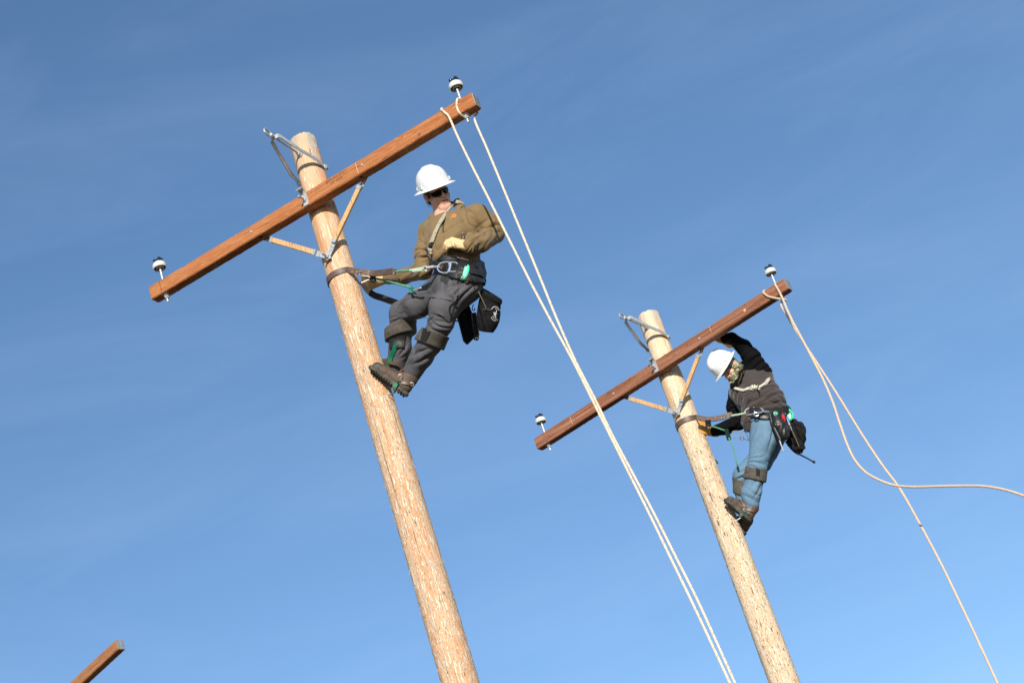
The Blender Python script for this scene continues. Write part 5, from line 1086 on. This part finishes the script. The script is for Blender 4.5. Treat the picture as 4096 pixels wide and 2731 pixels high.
obj('lower_carabiner', join(tube(cr(kb, n=3), .0040, 6), ring(p_(684, 1418, 15.88), V3(1, .2), V3(-.2, 1), .016, .015, .005, 16, 6), tube(cr([p_(665, 1345, 15.88), p_(710, 1325, 15.88), p_(745, 1370, 15.88), p_(765, 1435, 15.90)], n=3), .0040, 6), tube([p_(700, 1425, 15.88), p_(775, 1445, 15.90)], .0040, 6)), mat('dull_steel', (.16, .17, .18), .6, .4), lan2)

# ================================================================ hand lines over the crossarms
ps1 = lambda x, y, n: None
def armpt(pb, psi, az, d, n, z):
    c, s_ = math.cos(psi), math.sin(psi); return Vector((pb[0] + d * c - n * s_, pb[1] - d * s_ - n * c, az + z))
def arm_loop(pb, psi, az, d0, d1, r, front_top=True):
    """one turn of rope round the arm section, drifting from d0 to d1"""
    pass
A1p = lambda d, n, z: armpt(PB1, .3822, Z1, d, n, z)
R_1 = .0088; F0, B0 = AF + R_1, AF - AW - R_1
c1 = crop(1650, 250, 4.48)
def strand(pts, Ya, Yb):
    n = len(pts); return [P(x, y, Ya + (Yb - Ya) * ((y - pts[0][1]) / (pts[-1][1] - pts[0][1]))) for x, y in pts]
ya = A1p(1.23, F0, 0).y
st1 = [(1797, 470), (1830, 545), (1886, 660), (1960, 805), (2050, 985), (2128, 1140), (2205, 1285), (2290, 1440), (2370, 1600), (2440, 1740), (2520, 1900), (2600, 2060), (2680, 2225), (2760, 2390), (2845, 2570), (2920, 2731), (2990, 2880)]
st2 = [(1899, 480), (1950, 600), (2010, 745), (2090, 940), (2160, 1110), (2225, 1270), (2300, 1440), (2383, 1602), (2452, 1745), (2535, 1900), (2622, 2065), (2706, 2232), (2788, 2395), (2870, 2575), (2940, 2731), (3005, 2880)]
lo1 = [A1p(1.17, B0, .03), A1p(1.172, B0, .09), A1p(1.178, AF - AW + .01, AH + R_1), A1p(1.183, AF - .02, AH + R_1), A1p(1.186, F0, AH - .012), A1p(1.20, F0, .07)]
path1 = lo1 + strand(st1, ya - .01, ya - .45)
lo2 = [A1p(1.355, B0, -.01), A1p(1.352, B0, .06), A1p(1.345, AF - AW + .005, AH + R_1), A1p(1.335, AF - .03, AH + R_1)]
path2 = [A1p(1.325, AF - .025, AH + R_1), A1p(1.318, F0 - .002, AH - .008), A1p(1.300, F0, .06), A1p(1.300, F0, .01), A1p(1.302, AF - .02, -R_1), A1p(1.31, AF - AW + .01, -R_1 - .003), A1p(1.30, B0, .02), A1p(1.26, B0 - .004, .06), A1p(1.20, B0, .05), A1p(1.17, B0, .03)]
back = [A1p(1.325, AF - .025, AH + R_1), A1p(1.345, AF - AW + .01, AH + R_1), A1p(1.37, B0, .08), A1p(1.385, B0, .0)] 
yb = A1p(1.385, B0, 0).y
path3 = back + strand(st2[0:], yb, ya - .43)
solo('hand_line', join(rope(path1, R_1, .052, .0065), rope(path2, R_1, .052, .0065), rope(path3, R_1, .052, .0065)), [rope_m, tracer_m], 'cream rope with red tracer looped over nearest crossarm, its two straight strands crossing the sky', 'rope', 'hand lines looped over crossarms')
A2p = lambda d, n, z: armpt(PB2, .5342, Z2, d, n, z)
R2_ = .0105; F2, B2 = AF + R2_, AF - AW - R2_
y2 = A2p(1.33, F2, 0).y
cc_ = crop(3000, 1000, 5.228)
s1 = [(3123, 1178), (3146, 1232), (3168, 1280), (3200, 1340), (3245, 1425), (3290, 1512), (3330, 1605), (3360, 1695), (3390, 1780), (3420, 1840), (3462, 1887), (3520, 1920), (3580, 1940), (3650, 1946), (3750, 1944), (3850, 1942), (3940, 1944), (4020, 1958), (4096, 1982), (4160, 2010)]
s2 = [(3124, 1216), (3160, 1282), (3215, 1370), (3300, 1500), (3370, 1610), (3450, 1740), (3530, 1860), (3597, 1950), (3665, 2068), (3760, 2245), (3850, 2430), (3930, 2600), (3990, 2731), (4040, 2850)]
def at(pts, Ya, Yb):
    L_ = [0]
    for i in range(1, len(pts)): L_.append(L_[-1] + math.dist(pts[i], pts[i - 1]))
    return [P(x, y, Ya + (Yb - Ya) * l / L_[-1]) for (x, y), l in zip(pts, L_)]
ra = [A2p(1.315, B2, .02), A2p(1.318, B2, .09), A2p(1.328, AF - AW + .01, AH + R2_), A2p(1.336, AF - .02, AH + R2_), A2p(1.34, F2, AH - .012)] + at(s1, A2p(1.35, F2 + .01, 0).y, y2 - 1.95)
rb_ = [A2p(1.315, B2, .02), A2p(1.27, B2, .07), A2p(1.235, AF - AW + .01, AH + R2_), A2p(1.215, AF - .02, AH + R2_), A2p(1.212, F2, AH - .015), A2p(1.235, F2, .05), A2p(1.285, F2, .0), A2p(1.33, F2 - .01, -.035), A2p(1.352, AF - .05, -.045)] + at(s2, A2p(1.35, B2 + .04, 0).y, y2 - 1.6)
hl2 = solo('hand_line', join(rope(ra, R2_, .05, .008), rope(rb_, R2_ * .95, .05, .008)), [tanrope_m, tanrope_m], 'tan rope looped over middle crossarm, one strand curving wide to the right', 'rope', 'hand lines looped over crossarms')


A1g, A2g = [o for o in bpy.data.objects if o.name.startswith('crossarm')][:2]
scr = mat('pale_scratch', (.62, .42, .26), .9)
def mark(parent, az, d, z0, z1, wd=.003, m_=scr): obj('scratch_line', box(L3(d, AF + .0008, az + (z0 + z1) / 2), dX, nX, zX, wd, .0006, z1 - z0), m_, parent, smooth=False)
mark(A1g, Z1, .445, .01, .10); mark(A2g, Z2, -.99, .02, .10); mark(A2g, Z2, .62, .05, .11); mark(A1g, Z1, -1.325, .012, .105, .004, mat('dark_groove', (.10, .04, .02), .9))
for a_z, par, d, z in ((Z2, A2g, .985, .052), (Z1, A1g, -.03 + 1.0, .03)):
    obj('knot', join(disc(L3(d, AF, a_z + z), nX, .0135, .0012, 14), disc(L3(d, AF + .0006, a_z + z), nX, .007, .0012, 10)), mat('pale_knot', (.55, .33, .24), .8) if par is A2g else mat('brown_knot', (.22, .07, .03), .8), par)
